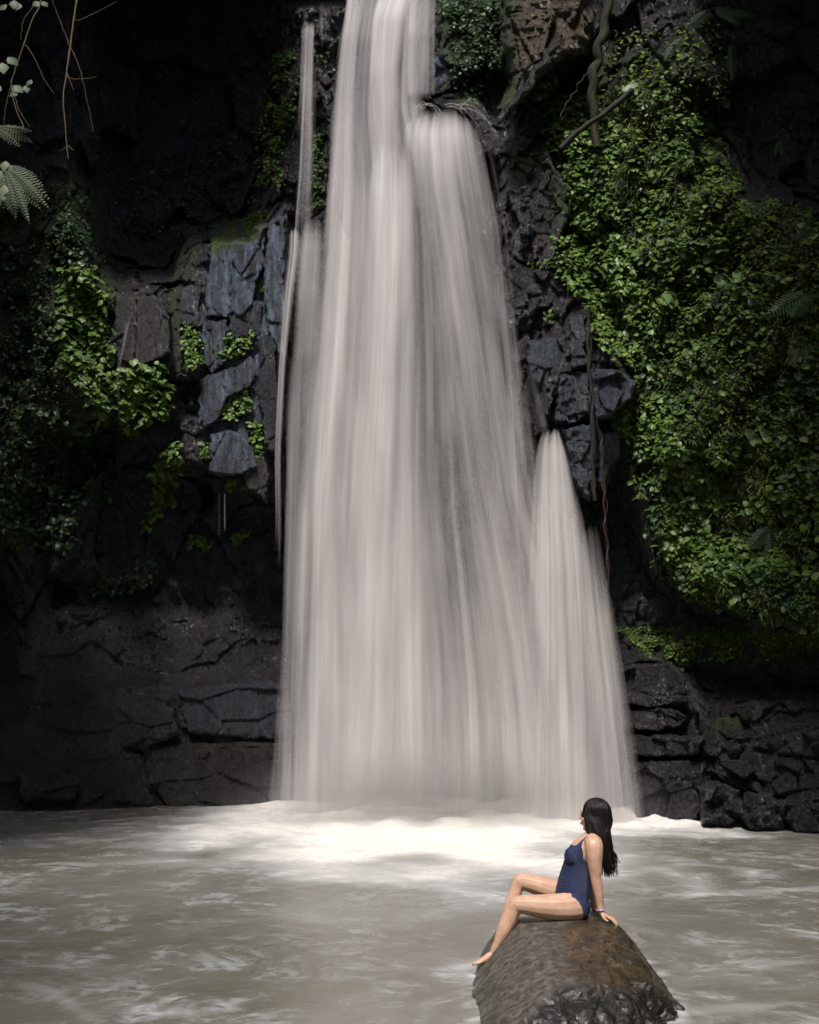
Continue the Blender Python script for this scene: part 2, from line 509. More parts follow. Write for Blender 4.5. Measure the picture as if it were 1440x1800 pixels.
blocks = [
    ([(925, 470), (990, 480), (1000, 520), (960, 545), (925, 540)], -.05, {'slab': .05}),
    ([(930, 600), (985, 590), (1000, 620), (985, 690), (960, 710), (930, 660)], -.2, {'slab': .3}),
    ([(1000, 560), (1028, 548), (1032, 640), (1004, 650)], -.3, {'slab': .3}),
    ([(985, 660), (1035, 650), (1038, 730), (1000, 750), (975, 740)], -.35, {'slab': .25}),
    ([(1040, 650), (1085, 650), (1118, 672), (1112, 700), (1070, 735), (1046, 738)], -.6, {'slab': .28}),
    ([(990, 755), (1040, 745), (1044, 870), (1036, 880), (1005, 840)], -.35, {'slab': .38}),
    ([(1058, 760), (1086, 752), (1092, 790), (1060, 850), (1050, 850)], -.35, {'slab': .42}),
    ([(900, 270), (970, 285), (1000, 330), (990, 400), (960, 430), (920, 420), (890, 340)], -.1, {'slab': .08, 'moss': lambda u, v: sstep(320, 285, v)}),
    ([(930, 395), (1000, 410), (1005, 450), (940, 465)], 0.05, {'brown': .25}),
]
for k, (pts, dy, at) in enumerate(blocks):
    slab('rock_block', pts, dy, M_CLIFF, at, seed=k + 20, parent=cliff, rough=.09, beds=(2.6, 2, 2.2))
beds_ = [
    ([(1090, 1172), (1180, 1168), (1202, 1190), (1208, 1235), (1150, 1245), (1085, 1238)], -.55, {}),
    ([(1085, 1246), (1180, 1243), (1208, 1258), (1198, 1278), (1150, 1287), (1085, 1282)], -.65, {}),
    ([(1090, 1292), (1190, 1290), (1236, 1298), (1230, 1325), (1180, 1332), (1095, 1328)], -.75, {}),
    ([(1100, 1338), (1180, 1336), (1240, 1336), (1245, 1380), (1225, 1440), (1120, 1446)], -.6, {}),
]
for k, (pts, dy, at) in enumerate(beds_):
    slab('rock_bed', pts, dy, M_STONE, at, seed=k + 40, parent=cliff, rough=.10, beds=(1.8, 1.6, 2.4))
lowleft = [
    ([(130, 1212), (300, 1206), (312, 1290), (250, 1320), (140, 1300)], -.1, {'slab': .08}),
    ([(310, 1208), (470, 1200), (560, 1205), (560, 1300), (420, 1300), (330, 1290)], -.15, {'slab': .14}),
    ([(250, 1310), (420, 1305), (560, 1306), (560, 1430), (300, 1428), (262, 1380)], -.3, {'brown': .08}),
    ([(140, 1310), (245, 1325), (262, 1390), (270, 1424), (150, 1420)], -.15, {'brown': .08}),
    ([(30, 1360), (100, 1350), (138, 1370), (130, 1405), (40, 1412)], -.45, {}),
]
for k, (pts, dy, at) in enumerate(lowleft):
    slab('rock_bed', pts, dy, M_CLIFF, at, seed=k + 60, parent=cliff, rough=.035, step=2.4, feather=16, beds=(.8, 1.6, 2.0))

# boulders at the foot of the right wall
boulders = [
    ([(1225, 1300), (1262, 1262), (1300, 1258), (1322, 1300), (1300, 1345), (1240, 1340)], 19.2, 'dark boulder at the foot of the right wall, against the flat rock beds'),
    ([(1320, 1232), (1440, 1228), (1470, 1240), (1470, 1330), (1350, 1325), (1318, 1290)], 18.9, 'broad dark rock high above the pool at the right edge'),
    ([(1262, 1330), (1330, 1340), (1375, 1372), (1370, 1405), (1300, 1395), (1262, 1368)], 18.6, 'dark wet boulder with a pale ridge, in the middle of the right shore pile'),
    ([(1365, 1335), (1440, 1335), (1470, 1345), (1470, 1400), (1400, 1400), (1368, 1375)], 18.4, 'dark boulder on the pile at the right edge, above the shore row'),
    ([(1228, 1385), (1260, 1372), (1300, 1388), (1312, 1430), (1280, 1460), (1232, 1452)], 18.2, 'glistening wet boulder at the waterline nearest the waterfall'),
    ([(1306, 1392), (1345, 1392), (1385, 1410), (1382, 1462), (1318, 1466), (1300, 1440)], 18.0, 'middle boulder of the three at the right waterline'),
    ([(1382, 1405), (1440, 1402), (1475, 1415), (1475, 1470), (1400, 1472), (1378, 1440)], 17.9, 'boulder at the waterline cut by the right edge of the frame'),
]
for k, (pts, Yb, lab) in enumerate(boulders):
    o = slab('boulder', pts, 0, M_STONE, {'moss': (lambda u, v: sstep(1300, 1262, v) * .9) if k == 0 else 0.0}, seed=k + 80, rough=.16, Y=Yb, feather=16, round_=.45, thick=.6, beds=(2.4, 2.2, 2.4))
    tag(o, lab, 'boulder', 'boulders at the foot of the right wall')

# the brown rock bulge at the top with the fallen slab edge under it
o = slab('boulder', [(890, -40), (1040, -40), (1046, 50), (1030, 92), (1000, 100), (975, 112), (930, 165), (905, 200), (880, 190), (900, 150), (884, 80)],
         0, M_CLIFF, {'brown': lambda u, v: np.clip(.85 * sstep(160, 100, v) * sstep(885, 915, u), 0, 1), 'moss': lambda u, v: sstep(925, 895, u) * .9}, seed=101, Y=20.2, rough=.14, feather=22, round_=.6)
tag(o, 'brown weathered rock bulge above the ivy beside the top of the waterfall', 'boulder')

# ------------------------------------------------------------------ side walls of the gorge and the ground under everything
def side_wall(sx):
    yy = np.linspace(-22, 19, 70); zz = np.linspace(-1.5, 24, 45)
    A, B = np.meshgrid(yy, zz)
    X = sx * (9.2 + .0 * A + fbm(np.stack([A * .12, B * .12, A * 0 + sx], -1), 4, 70) * 2.2 + .05 * B)
    X = X - sx * np.clip(A - 15, 0, 9) * .15
    F = grid_faces(45, 70)
    o = mesh_np('gorge_wall', np.stack([X, A, B], -1), F if sx > 0 else F[:, ::-1], M_CLIFF, attrs={'moss': np.full(A.size, .9), 'slab': np.zeros(A.size), 'brown': np.zeros(A.size)})
    tag(o, 'side wall of the gorge', kind='structure')
side_wall(-1); side_wall(1)

M_GROUND = mat_simple('forest_floor', c4(.02, .018, .012), c4(.05, .05, .025), 1.5, .9, .6, .1)
g = np.linspace(-120, 120, 41); A, B = np.meshgrid(g, g)
Z = -1.6 + 0 * A
tag(mesh_np('ground', np.stack([A, B, Z], -1), grid_faces(41, 41), M_GROUND), 'stream bed and forest floor', kind='structure')

# ------------------------------------------------------------------ pool
xs = np.concatenate([np.linspace(-60, -9.5, 12), np.arange(-9.2, 9.2, .055), np.linspace(9.5, 60, 12)])
ys = np.concatenate([np.linspace(-60, 4.6, 20), np.arange(4.8, 12, .045), np.arange(12, 24.5, .07)])
A, B = np.meshgrid(xs, ys)
pp = np.stack([A, B, 0 * A], -1)
pu, pv = proj(np.stack([A, np.maximum(B, 1.0), 0 * A], -1))
nearm = sstep(3, 6, B)
wq = pp * np.array([1, .8, 1]) + np.stack([noise(pp * .45, 1), noise(pp * .45, 2), 0 * A], -1) * 1.2
def FL(s, sx=1.0, sy=1.0): return wq * np.array([s * sx, s * sy * .6, 1])
wav = fbm(FL(1.4, .8, 1.5), 4, 60) * .020 + fbm(FL(4.5, .8, 1.5), 3, 61, ridged=True) * .005
# impact zone, stretched along the foot of the fall
ix = (A - .7) / 3.3
imp = np.exp(-ix ** 4) * sstep(13.4, 18.0, B - noise(pp * np.array([.7, .5, 1]), 9) * 1.6) 
imp_r = np.exp(-((A - 2.6) / 2.6) ** 4) * sstep(17.0, 18.6, B - noise(pp * .9, 12) * .7)
imp_l = np.exp(-((A + 1.4) / 2.1) ** 4) * sstep(13.8, 18.0, B - noise(pp * .8, 13) * 1.8) * .75
core = np.exp(-((A - .2) / 2.3) ** 4) * sstep(11.6, 16.2, B - noise(pp * np.array([.8, .5, 1]), 14) * 2.4)
foam = np.clip(np.maximum.reduce([imp * .0 + core, imp_r, imp_l]), 0, 1) * sstep(23, 21.5, B)
foam_n = fbm(FL(1.3, .7, 2.0), 5, 65)
sw = fbm(FL(.8, .45, 1.7), 5, 75)
sw2 = fbm(FL(2.6, .5, 2.2), 5, 77)
base_swirl = sstep(.12, .5, sw * .7 + .75 * sw2) * .22 * nearm
foamy = np.clip(foam * 1.15 + foam * foam_n * 1.1 * (1 - foam * .7) + base_swirl * (1 - foam), 0, 1)
lift = foam ** 2 * sstep(16, 20, B) * (.10 + .22 * np.clip(fbm(pp * 1.1, 3, 66) + .35, 0, 1)) + foam * fbm(pp * 3.2, 4, 67) * .035
Zp = (wav * (1 + 1.2 * foam) + lift) * nearm

def mat_pool():
    m = NT('pool_water'); p = m.pos(); f = m.attr('foam')
    st = m.mapping(p, scale=(1.0, .85, 1), rot=(0, 0, R(12)))
    wv = m.n('VectorMath', operation='ADD'); m.set(wv, 0, st)
    wsc = m.n('VectorMath', operation='SCALE'); m.set(wsc, 0, m.noise(p, .5, 3, .5, out='Color')); m.set(wsc, 'Scale', 1.3)
    m.set(wv, 1, wsc.outputs[0]); q = wv.outputs[0]
    n0 = m.noise(q, .9, 3, .5)
    n1 = m.noise(m.mapping(q, scale=(.8, 1, 1)), 2.6, 5, .58, .35)
    n2 = m.noise(q, 6.0, 6, .7, .8)
    n3 = m.noise(m.mapping(q, scale=(.7, 1, 1)), 9.0, 4, .62, .4)
    murk = m.mix(m.mr(m.noise(q, .6, 4), .35, .65), c4(.165, .158, .125), c4(.225, .222, .20))
    streak = m.math('MULTIPLY', m.mr(n1, .40, .70, 0, 1, True), m.mr(n3, .34, .70, 0, 1, True))
    streak = m.math('MULTIPLY', streak, m.mr(n0, .36, .62, .12, 1.0))
    ff = m.math('ADD', m.math('MULTIPLY', f, m.mr(n2, .3, .65, .75, 1.12)), m.math('MULTIPLY', streak, .6), clamp=True)
    col = m.mix(ff, murk, m.mix(f, c4(.62, .66, .72), c4(.88, .84, .79)))
    m.base(Base_Color=col, Roughness=m.mr(ff, 0, .6, .16, .75), IOR=1.33)
    h = m.math('ADD', m.math('MULTIPLY', n1, .8), m.math('MULTIPLY', n2, .3))
    m.set(m.b, 'Normal', m.bump(h, .35, .08))
    return m.m
pool = mesh_np('pool_water', np.stack([A, B, Zp], -1), grid_faces(len(ys), len(xs)), mat_pool(), attrs={'foam': foamy.ravel()})
tag(pool, 'murky grey-brown plunge pool with white foam under the fall', kind='structure')

# ------------------------------------------------------------------ falling water
def mat_fall(name, sx=5.0, w=(.36, .08, .56), soft=.66):
    m = NT(name); fl = m.attr('flow', 'Vector'); d = m.attr('dens')
    a = m.noise(m.mapping(fl, scale=(sx, .12, 1)), 1.0, 3, .5, .1)
    b = m.noise(m.mapping(fl, scale=(sx * 3.4, .2, 1)), 1.0, 3, .55)
    c = m.noise(m.mapping(fl, scale=(1.25, .20, 1)), 1.0, 3, .5, .3)
    n = m.math('ADD', m.math('ADD', m.math('MULTIPLY', a, w[0]), m.math('MULTIPLY', b, w[1])), m.math('MULTIPLY', c, w[2]))
    # thin water lets the rock through in streaks, thick water closes up
    lo = m.math('SUBTRACT', .80, m.math('MULTIPLY', d, .80))
    al = m.math('DIVIDE', m.math('SUBTRACT', n, lo), soft, clamp=True)
    al = m.math('MULTIPLY', al, m.mr(d, 0, .6, 0, .985, True), clamp=True)
    col = m.mix(m.mr(n, .36, .62), c4(.70, .68, .70), c4(.93, .895, .875))
    df = m.n('BsdfDiffuse'); m.set(df, 0, col)
    tr = m.n('BsdfTranslucent'); m.set(tr, 0, col)
    mx = m.n('MixShader'); m.set(mx, 0, .3); m.set(mx, 1, df.outputs[0]); m.set(mx, 2, tr.outputs[0])
    tp = m.n('BsdfTransparent')
    m2 = m.n('MixShader'); m.set(m2, 0, al); m.set(m2, 1, tp.outputs[0]); m.set(m2, 2, mx.outputs[0])
    m.t.links.new(m2.outputs[0], m.out.inputs[0])
    return m.m
M_FALL = mat_fall('white_water')
M_FALLF = mat_fall('white_water_fine', 7.0, (.36, .10, .54))
M_FALLT = mat_fall('white_water_thin', 22.0, (.5, .2, .3))

def fall_sheet(name, rows, mat, parent, dens=1.0, edge=(.12, .12), ends=(.02, .02), bulge=.25, seed=0, nc=70, nr=220, ripple=.05, label=None, cross=None):
    """rows: (py, left px, right px, distance[, density]) from the lip down"""
    rows = [tuple(r) + ((1.0,) if len(r) == 4 else ()) for r in rows]
    a = np.array(rows, float); t = np.linspace(0, 1, nr)
    tt = (a[:, 0] - a[0, 0]) / (a[-1, 0] - a[0, 0])
    def ip(k):
        y = np.interp(t, tt, a[:, k]); kk = max(3, nr // 16) | 1
        yp = np.concatenate([2 * y[0] - y[1:kk // 2 + 1][::-1], y, 2 * y[-1] - y[-kk // 2:-1][::-1]])
        return np.convolve(yp, np.ones(kk) / kk, 'same')[kk // 2:kk // 2 + nr]
    xl, xr, Yd, dd = ip(1), ip(2), ip(3), ip(4)
    py = a[0, 0] + t * (a[-1, 0] - a[0, 0])
    s = np.linspace(0, 1, nc)
    UU = xl[:, None] * (1 - s) + xr[:, None] * s
    VV = np.repeat(py[:, None], nc, 1)
    YY = Yd[:, None] - bulge * np.sqrt(np.clip(1 - (2 * s - 1) ** 2, 0, 1))[None]
    w0 = P(UU, VV, YY)
    wid = np.linalg.norm(w0[:, -1] - w0[:, 0], axis=1)
    wref = wid.max()
    fx = s[None] * (wref * .55 + wid[:, None] * .45)
    zt = w0[..., 2]
    fl = np.stack([fx + seed * 7.1, -zt, np.full_like(zt, seed * 3.7)], -1)
    rp = noise(np.stack([fl[..., 0] * 3.2, fl[..., 1] * .12, fl[..., 2]], -1), 3) + .6 * noise(np.stack([fl[..., 0] * 8, fl[..., 1] * .2, fl[..., 2]], -1), 4)
    w0[..., 1] += rp * ripple * .45
    e = 1.0
    de = sstep(0, edge[0], s) * sstep(0, edge[1], 1 - s)
    en = sstep(0, ends[0] + 1e-6, t) * sstep(0, ends[1] + 1e-6, 1 - t)
    D = dens * de[None] * en[:, None] * dd[:, None]
    if cross: D = D * (1 - (1 - np.interp(s, *zip(*cross))[None]) * sstep(.12, .25, t)[:, None])
    o = mesh_np(name, w0, grid_faces(nr, nc)[:, ::-1], mat, parent=parent, attrs={'flow': fl.reshape(-1, 3), 'dens': D.ravel()})
    if label: o['label'] = label
    return o

wf = empty('waterfall', (0, 0, 0), 'tall silky white waterfall dropping down the dark cliff into the pool', 'waterfall')
# back body of the whole fall
fall_sheet('water_curtain', [(-30, 594, 772, 22.9, .72), (4, 594, 772, 22.2, .7), (30, 580, 770, 21.6, .7), (180, 560, 772, 21.2, .66), (230, 552, 800, 21.0, .75), (330, 545, 860, 20.9, .8), (600, 515, 925, 20.7, .78), (900, 478, 985, 20.5, .76), (1200, 465, 1080, 20.3, .8), (1462, 455, 1125, 20.1, .85)],
           M_FALL, wf, 1.0, (.20, .24), (.0, .0), .35, 1, nc=120, cross=[(0, 1), (.42, 1), (.6, .8), (.8, .76), (1, .9)])
# central bright column from the step at y 210
fall_sheet('water_curtain', [(185, 636, 738, 21.0, .3), (260, 628, 748, 20.7), (500, 612, 768, 20.4, .95), (800, 580, 795, 20.15, .85), (1150, 550, 830, 19.95, .75), (1462, 530, 870, 19.8, .7)],
           M_FALL, wf, 1.05, (.36, .42), (.12, 0), .35, 2, nc=90)
# left sheet from the notch at the lip
fall_sheet('water_stream', [(-30, 604, 650, 22.6), (8, 603, 646, 21.9), (25, 598, 645, 21.4), (120, 582, 640, 21.1), (300, 564, 650, 20.9), (600, 534, 655, 20.5), (900, 500, 660, 20.2), (1462, 480, 690, 19.9, .95)],
           M_FALL, wf, .82, (.30, .45), (0, 0), .2, 3)
# second sheet at the lip
fall_sheet('water_stream', [(-30, 660, 735, 22.4), (0, 655, 735, 21.8), (25, 645, 728, 21.35), (120, 640, 715, 21.0), (260, 645, 720, 20.7, .9), (420, 640, 725, 20.5, .0)],
           M_FALL, wf, .92, (.22, .35), (0, .2), .2, 4)
# thin rightmost threads at the lip
fall_sheet('water_stream', [(-30, 715, 776, 22.3), (0, 714, 772, 21.7), (60, 712, 770, 21.2), (190, 708, 772, 20.9, .8)],
           M_FALLF, wf, .62, (.15, .15), (0, .15), .15, 5)
# shoulder burst off the ledge
fall_sheet('water_stream', [(160, 735, 795, 20.9, .5), (176, 712, 828, 20.8, .8), (190, 690, 848, 20.7), (215, 672, 868, 20.55), (260, 664, 892, 20.4, .9), (330, 668, 910, 20.3, .78), (430, 680, 932, 20.2, .68), (600, 700, 964, 20.1, .62), (850, 730, 1004, 20.0, .6), (1150, 780, 1080, 19.9, .56), (1462, 805, 1175, 19.8, .72)],
           M_FALLF, wf, 1.0, (.38, .36), (.06, 0), .16, 6, nc=100, ripple=.08)
fall_sheet('water_veil', [(186, 770, 858, 20.6, .7), (230, 800, 900, 20.45, .9), (400, 830, 940, 20.2), (700, 850, 975, 20.0), (1000, 840, 1050, 19.9), (1462, 850, 1150, 19.7)],
           M_FALLF, wf, .50, (.40, .5), (.05, 0), .3, 7, nc=80, ripple=.08)
fall_sheet('water_veil', [(196, 812, 880, 20.7, .6), (250, 830, 925, 20.6, .6), (360, 860, 950, 20.5, .5), (520, 880, 955, 20.4, .2)],
           M_FALLF, wf, .42, (.3, .5), (.05, .3), .2, 21, nc=50, ripple=.08)
# the burst at lower right
fall_sheet('water_stream', [(728, 962, 980, 20.6, .3), (760, 930, 1004, 20.4, .6), (800, 916, 1022, 20.2, .9), (870, 902, 1044, 20.05), (1000, 886, 1092, 19.6), (1200, 868, 1145, 19.2), (1462, 850, 1205, 18.75)],
           M_FALLF, wf, .78, (.36, .40), (.06, 0), .35, 8, nc=90, ripple=.08)
fall_sheet('water_stream', [(738, 968, 980, 20.3, .7), (800, 952, 1004, 20.0), (900, 940, 1034, 19.8, .85), (1050, 930, 1062, 19.7, .6), (1300, 920, 1100, 19.6, .2)],
           M_FALLF, wf, .74, (.35, .3), (.05, .2), .2, 9, nc=60, ripple=.08)
fall_sheet('water_veil', [(560, 880, 935, 20.6, .3), (650, 905, 960, 20.5), (740, 930, 988, 20.45), (860, 935, 1020, 20.3, .6)], M_FALLF, wf, .42, (.4, .5), (.3, .2), .1, 22, nc=40)
# soft outer veils
fall_sheet('water_veil', [(330, 505, 590, 20.7, .8), (420, 496, 590, 20.5), (500, 490, 590, 20.4), (700, 476, 580, 20.2), (900, 470, 570, 20.0), (1200, 458, 560, 19.9), (1462, 440, 590, 19.8)],
           M_FALLF, wf, .70, (.5, .4), (.1, 0), .2, 10, nc=50)
fall_sheet('water_veil', [(860, 990, 1066, 19.7, .4), (1100, 1005, 1120, 19.2), (1300, 1020, 1170, 18.9), (1462, 1030, 1215, 18.6)],
           M_FALLF, wf, .66, (.4, .6), (.15, 0), .2, 11, nc=50)
fall_sheet('water_veil', [(300, 600, 760, 20.2, .3), (600, 580, 860, 20.0, .7), (900, 540, 940, 19.8), (1200, 520, 1050, 19.6, 1.1), (1462, 490, 1120, 19.4, 1.2)],
           M_FALLF, wf, .50, (.25, .25), (.2, 0), .3, 12, nc=120, ripple=.1)
fall_sheet('water_veil', [(1000, 440, 530, 20.4, .2), (1250, 425, 560, 20.2), (1450, 395, 590, 20.0, 1.3)],
           M_FALLF, wf, .46, (.6, .3), (.3, 0), .1, 13, nc=40)
# fine spray thrown off the shoulder
sp_ = []
for k in range(16):
    x0, y0 = RNG.uniform(735, 835), 186 + RNG.normal() * 3
    L = RNG.uniform(20, 75); up_ = RNG.uniform(2, 12); Yq = RNG.uniform(20.4, 20.9)
    sgn = 1 if x0 > 770 else RNG.choice([-1, 1]) * .6
    q = [P(x0 + sgn * L * t, y0 - up_ * 4 * t * (1 - t) + (t ** 2) * L * .65, Yq) for t in np.linspace(0, 1, 9)]
    sp_.append(tube(q, np.linspace(.0035, .001, 9), 3))
m_ = NT('spray'); m_.base(Base_Color=c4(.75, .74, .74), Roughness=.5)
tag(mesh_np('spray_threads', *join_vf(sp_), m_.m, parent=wf), kind='stuff')
# drifting mist at the foot of the fall
mm = bpy.data.materials.new('mist'); mm.use_nodes = True
mt = mm.node_tree; mt.nodes.remove(mt.nodes['Principled BSDF'])
pv = mt.nodes.new('ShaderNodeVolumePrincipled'); pv.inputs['Color'].default_value = (.97, .95, .94, 1);  pv.inputs['Anisotropy'].default_value = .1
tc_ = mt.nodes.new('ShaderNodeTexCoord'); ln_ = mt.nodes.new('ShaderNodeVectorMath'); ln_.operation = 'LENGTH'
mp_ = mt.nodes.new('ShaderNodeMapping'); mp_.vector_type = 'POINT'; mp_.inputs['Scale'].default_value = (1 / 4.2, 1 / 1.3, 1 / 1.5)
mt.links.new(tc_.outputs['Object'], mp_.inputs[0]); mt.links.new(mp_.outputs[0], ln_.inputs[0])
mr_ = mt.nodes.new('ShaderNodeMapRange'); mr_.interpolation_type = 'SMOOTHERSTEP'
for i_, x_ in enumerate((.1, 1.0, .9, 0.0)): mr_.inputs[i_ + 1].default_value = x_
mt.links.new(ln_.outputs['Value'], mr_.inputs[0]); mt.links.new(mr_.outputs[0], pv.inputs['Density'])
mt.links.new(pv.outputs[0], mt.nodes['Material Output'].inputs['Volume'])
bmm = bmesh.new()
bmesh.ops.create_icosphere(bmm, subdivisions=4, radius=1)
for v_ in bmm.verts: v_.co = Vector((v_.co.x * 4.3, v_.co.y * 1.4, v_.co.z * 1.6))
me_ = bpy.data.meshes.new('spray_mist'); bmm.to_mesh(me_); bmm.free(); me_.materials.append(mm)
o_ = bpy.data.objects.new('spray_mist', me_); COL.objects.link(o_); o_.location = (.6, 18.6, .1)
tag(o_, 'thin white mist hanging where the fall hits the pool', kind='stuff')

sf = empty('side_fall', (0, 0, 0), 'thin side stream falling left of the main waterfall past the ivy', 'waterfall')
for q_ in (0, 1):
    fall_sheet('water_stream', [(10, 530, 562, 21.9 - q_ * .1, .8), (50, 522, 562, 21.6 - q_ * .1), (150, 518, 560, 21.45), (300, 508, 562, 21.3, .8), (400, 498, 562, 21.1, .7), (480, 494, 560, 20.95, .5)],
               M_FALLT, sf, .66 - q_ * .08, (.4, .4), (.10, .12), .05, 14 + q_ * 9, nc=40)
fall_sheet('water_veil', [(10, 522, 600, 21.75, .7), (120, 516, 592, 21.4, .8), (300, 506, 586, 21.15, .9), (430, 498, 580, 20.95, .9), (600, 490, 570, 20.7, .5)], M_FALLF, sf, .50, (.4, .5), (.10, .3), .1, 31, nc=50)
fall_sheet('water_stream', [(-6, 548, 604, 22.0, .8), (40, 548, 596, 21.8), (120, 548, 590, 21.6, .6), (240, 548, 590, 21.4, .4)],
           M_FALLT, sf, .46, (.3, .4), (.05, .4), .1, 15, nc=40)
fall_sheet('water_stream', [(385, 500, 534, 21.1, .9), (430, 500, 538, 20.95), (520, 490, 524, 20.8), (650, 480, 510, 20.7, .9), (800, 473, 503, 20.6, .8), (900, 474, 505, 20.5, .65), (1150, 470, 510, 20.4, .4)],
           M_FALLT, sf, .74, (.42, .45), (.04, .3), .1, 16, nc=36)
tr_ = empty('trickle', (0, 0, 0), 'faint thread of water dripping off the rock left of the round ivy clump', 'trickle')
fall_sheet('water_stream', [(505, 232, 246, 20.75, .9), (580, 214, 230, 20.7), (660, 200, 212, 20.65), (760, 208, 216, 20.6, .8), (1000, 212, 222, 20.6, .6), (1250, 214, 226, 20.6, .5)], M_FALLT, tr_, .5, (.4, .4), (.1, .3), .03, 17, nc=16)
tr_ = empty('trickle', (0, 0, 0), 'two short drips falling from the lowest slab into the dark hollow', 'trickle')
fall_sheet('water_stream', [(860, 383, 387, 20.9), (930, 383, 388, 20.9), (980, 383, 388, 20.9)], M_FALLT, tr_, .45, (.4, .4), (.1, .4), .02, 18, nc=8)
fall_sheet('water_stream', [(860, 393, 397, 20.9), (930, 393, 398, 20.9), (960, 393, 398, 20.9)], M_FALLT, tr_, .45, (.4, .4), (.1, .4), .02, 19, nc=8)

# ------------------------------------------------------------------ unseen tree crowns, added to shade the gorge (they leave the sky open only above the fall)
def leaf_vf(kind='ovate'):
    if kind == 'ovate':
        t = np.array([0, .14, .38, .68, 1.0]); wd = np.array([0.02, .30, .44, .27, 0.0])
    elif kind == 'heart':
        t = np.array([0.0, -.06, .22, .62, 1.0]); wd = np.array([0.02, .34, .52, .36, 0.0])
    else:
        t = np.array([0, .2, .45, .75, 1.0]); wd = np.array([0.02, .13, .17, .12, 0.0])
    V = []
    for a, b in zip(t, wd):
        z = -.30 * max(a, 0) ** 2
        V += [(-b, a, z - .28 * b), (0, a, z), (b, a, z - .28 * b)]
    F = []
    for i in range(4):
        for j in (0, 1):
            k = i * 3 + j
            F.append([k, k + 1, k + 4, k + 3])
    return np.array(V, float), np.array(F)

def lobed_vf(lobes=5, cut=.45):
    """palmate leaf: lobes round a centre, tip along +y"""
    n = lobes * 6
    a = np.linspace(-math.pi * .86, math.pi * .86, n + 1)
    ph = (a / (math.pi * .86) * .5 + .5) * lobes
    lob = np.abs(np.cos((ph - .5) * math.pi)) ** .7
    r = (.34 + .20 * np.cos(a * .5)) * (1 - cut + cut * lob) * 1.05
    out = np.stack([np.sin(a) * r, np.cos(a) * r + .38, -.5 * r ** 2], -1)
    mid = out * .5 + np.array([0, .19, .0]); mid[:, 2] = -.02
    V = np.vstack([[[0, .38, .03]], mid, out]); F = []
    for i in range(n):
        F.append([0, 0, 1 + i, 2 + i][1:] + [2 + i])
        F.append([1 + i, 2 + i, n + 3 + i, n + 2 + i])
    Fq = []
    for i in range(n):
        Fq.append([1 + i, n + 2 + i, n + 3 + i, 2 + i])
    Ft = [[0, 1 + i, 2 + i] for i in range(n)]
    return V, Fq, Ft

LV, LF = leaf_vf(); HV, HF = leaf_vf('heart'); BV, BF = leaf_vf('blade')

def frames(n_leaf, tip):
    """orthonormal frames, columns x (width), y (towards the tip), z (leaf normal)"""
    z = n_leaf / (np.linalg.norm(n_leaf, axis=1)[:, None] + 1e-9)
    y = tip - (tip * z).sum(1)[:, None] * z
    y /= np.linalg.norm(y, axis=1)[:, None] + 1e-9
    x = np.cross(y, z)
    return np.stack([x, y, z], -1)

def scatter(bV, bF, pos, M, size):
    V = np.einsum('nij,vj->nvi', M * size[:, None, None], bV) + pos[:, None]
    F = bF[None] + (np.arange(len(pos)) * len(bV))[:, None, None]
    return V.reshape(-1, 3), F.reshape(-1, bF.shape[1])

def crown_leaves(c, r, n, size):
    d = RNG.normal(size=(n, 3)); d /= np.linalg.norm(d, axis=1)[:, None]
    rad = (RNG.random(n) ** .45)[:, None]
    p = d * rad * np.array(r)
    k = noise(p * .55 + np.array(c) * .3, 4) > -.18
    p = p[k] + np.array(c); m = len(p)
    nl = RNG.normal(size=(m, 3)) * .6 + np.array([0, 0, 1.0])
    M = frames(nl, RNG.normal(size=(m, 3)))
    return scatter(LV[[0, 5, 13, 3]] if False else LV, LF, p, M, size * (.7 + .6 * RNG.random(m)))

SHADE_CROWNS = [((-5.6, 20.0, 18.9), (2.6, 2.6, 1.9)), ((7.6, 16.8, 16.9), (2.8, 3.0, 2.0)), ((-11.2, 17.5, 20.5), (4.0, 4.5, 3.6)), ((-10.2, 9.3, 19.5), (3.8, 3.6, 3.4)), ((5.3, 8.3, 20.3), (3.4, 3.0, 2.8)), ((8.9, 14.0, 15.0), (2.5, 3.2, 2.6)), ((6.4, 13.2, 14.6), (2.0, 2.4, 1.9)), ((-8.6, 18.6, 16.5), (1.9, 2.6, 2.2)), ((-11.2, 6, 19.5), (4.0, 3.6, 3.4)), ((-9.5, -3, 18), (4.2, 4.5, 3.4)),
          ((8.2, 17.0, 20.0), (4.2, 4.2, 3.6)), ((7.2, 11.0, 20.5), (4.2, 4.0, 3.4)), ((7.8, 4.5, 19.5), (4.6, 4.5, 3.4)), ((8.6, -3, 18), (5, 5, 3.4)),
          ((0, -20, 15), (8, 4.5, 4)), ((-4.5, 23.5, 21.5), (5, 3.5, 3.2)), ((4.5, 23.5, 21.5), (5, 3.5, 3.2)), ((0, -16, 9), (11, 3, 8))]
lst = [crown_leaves(c, r, int(5200 * min(1, r[0] / 3.4)), .42) for c, r in SHADE_CROWNS]
Vv, Ff = join_vf(lst)
tag(mesh_np('shade_canopy', Vv, Ff, M_CANOPY), 'unseen tree crowns added above the frame to shade the gorge', kind='stuff')

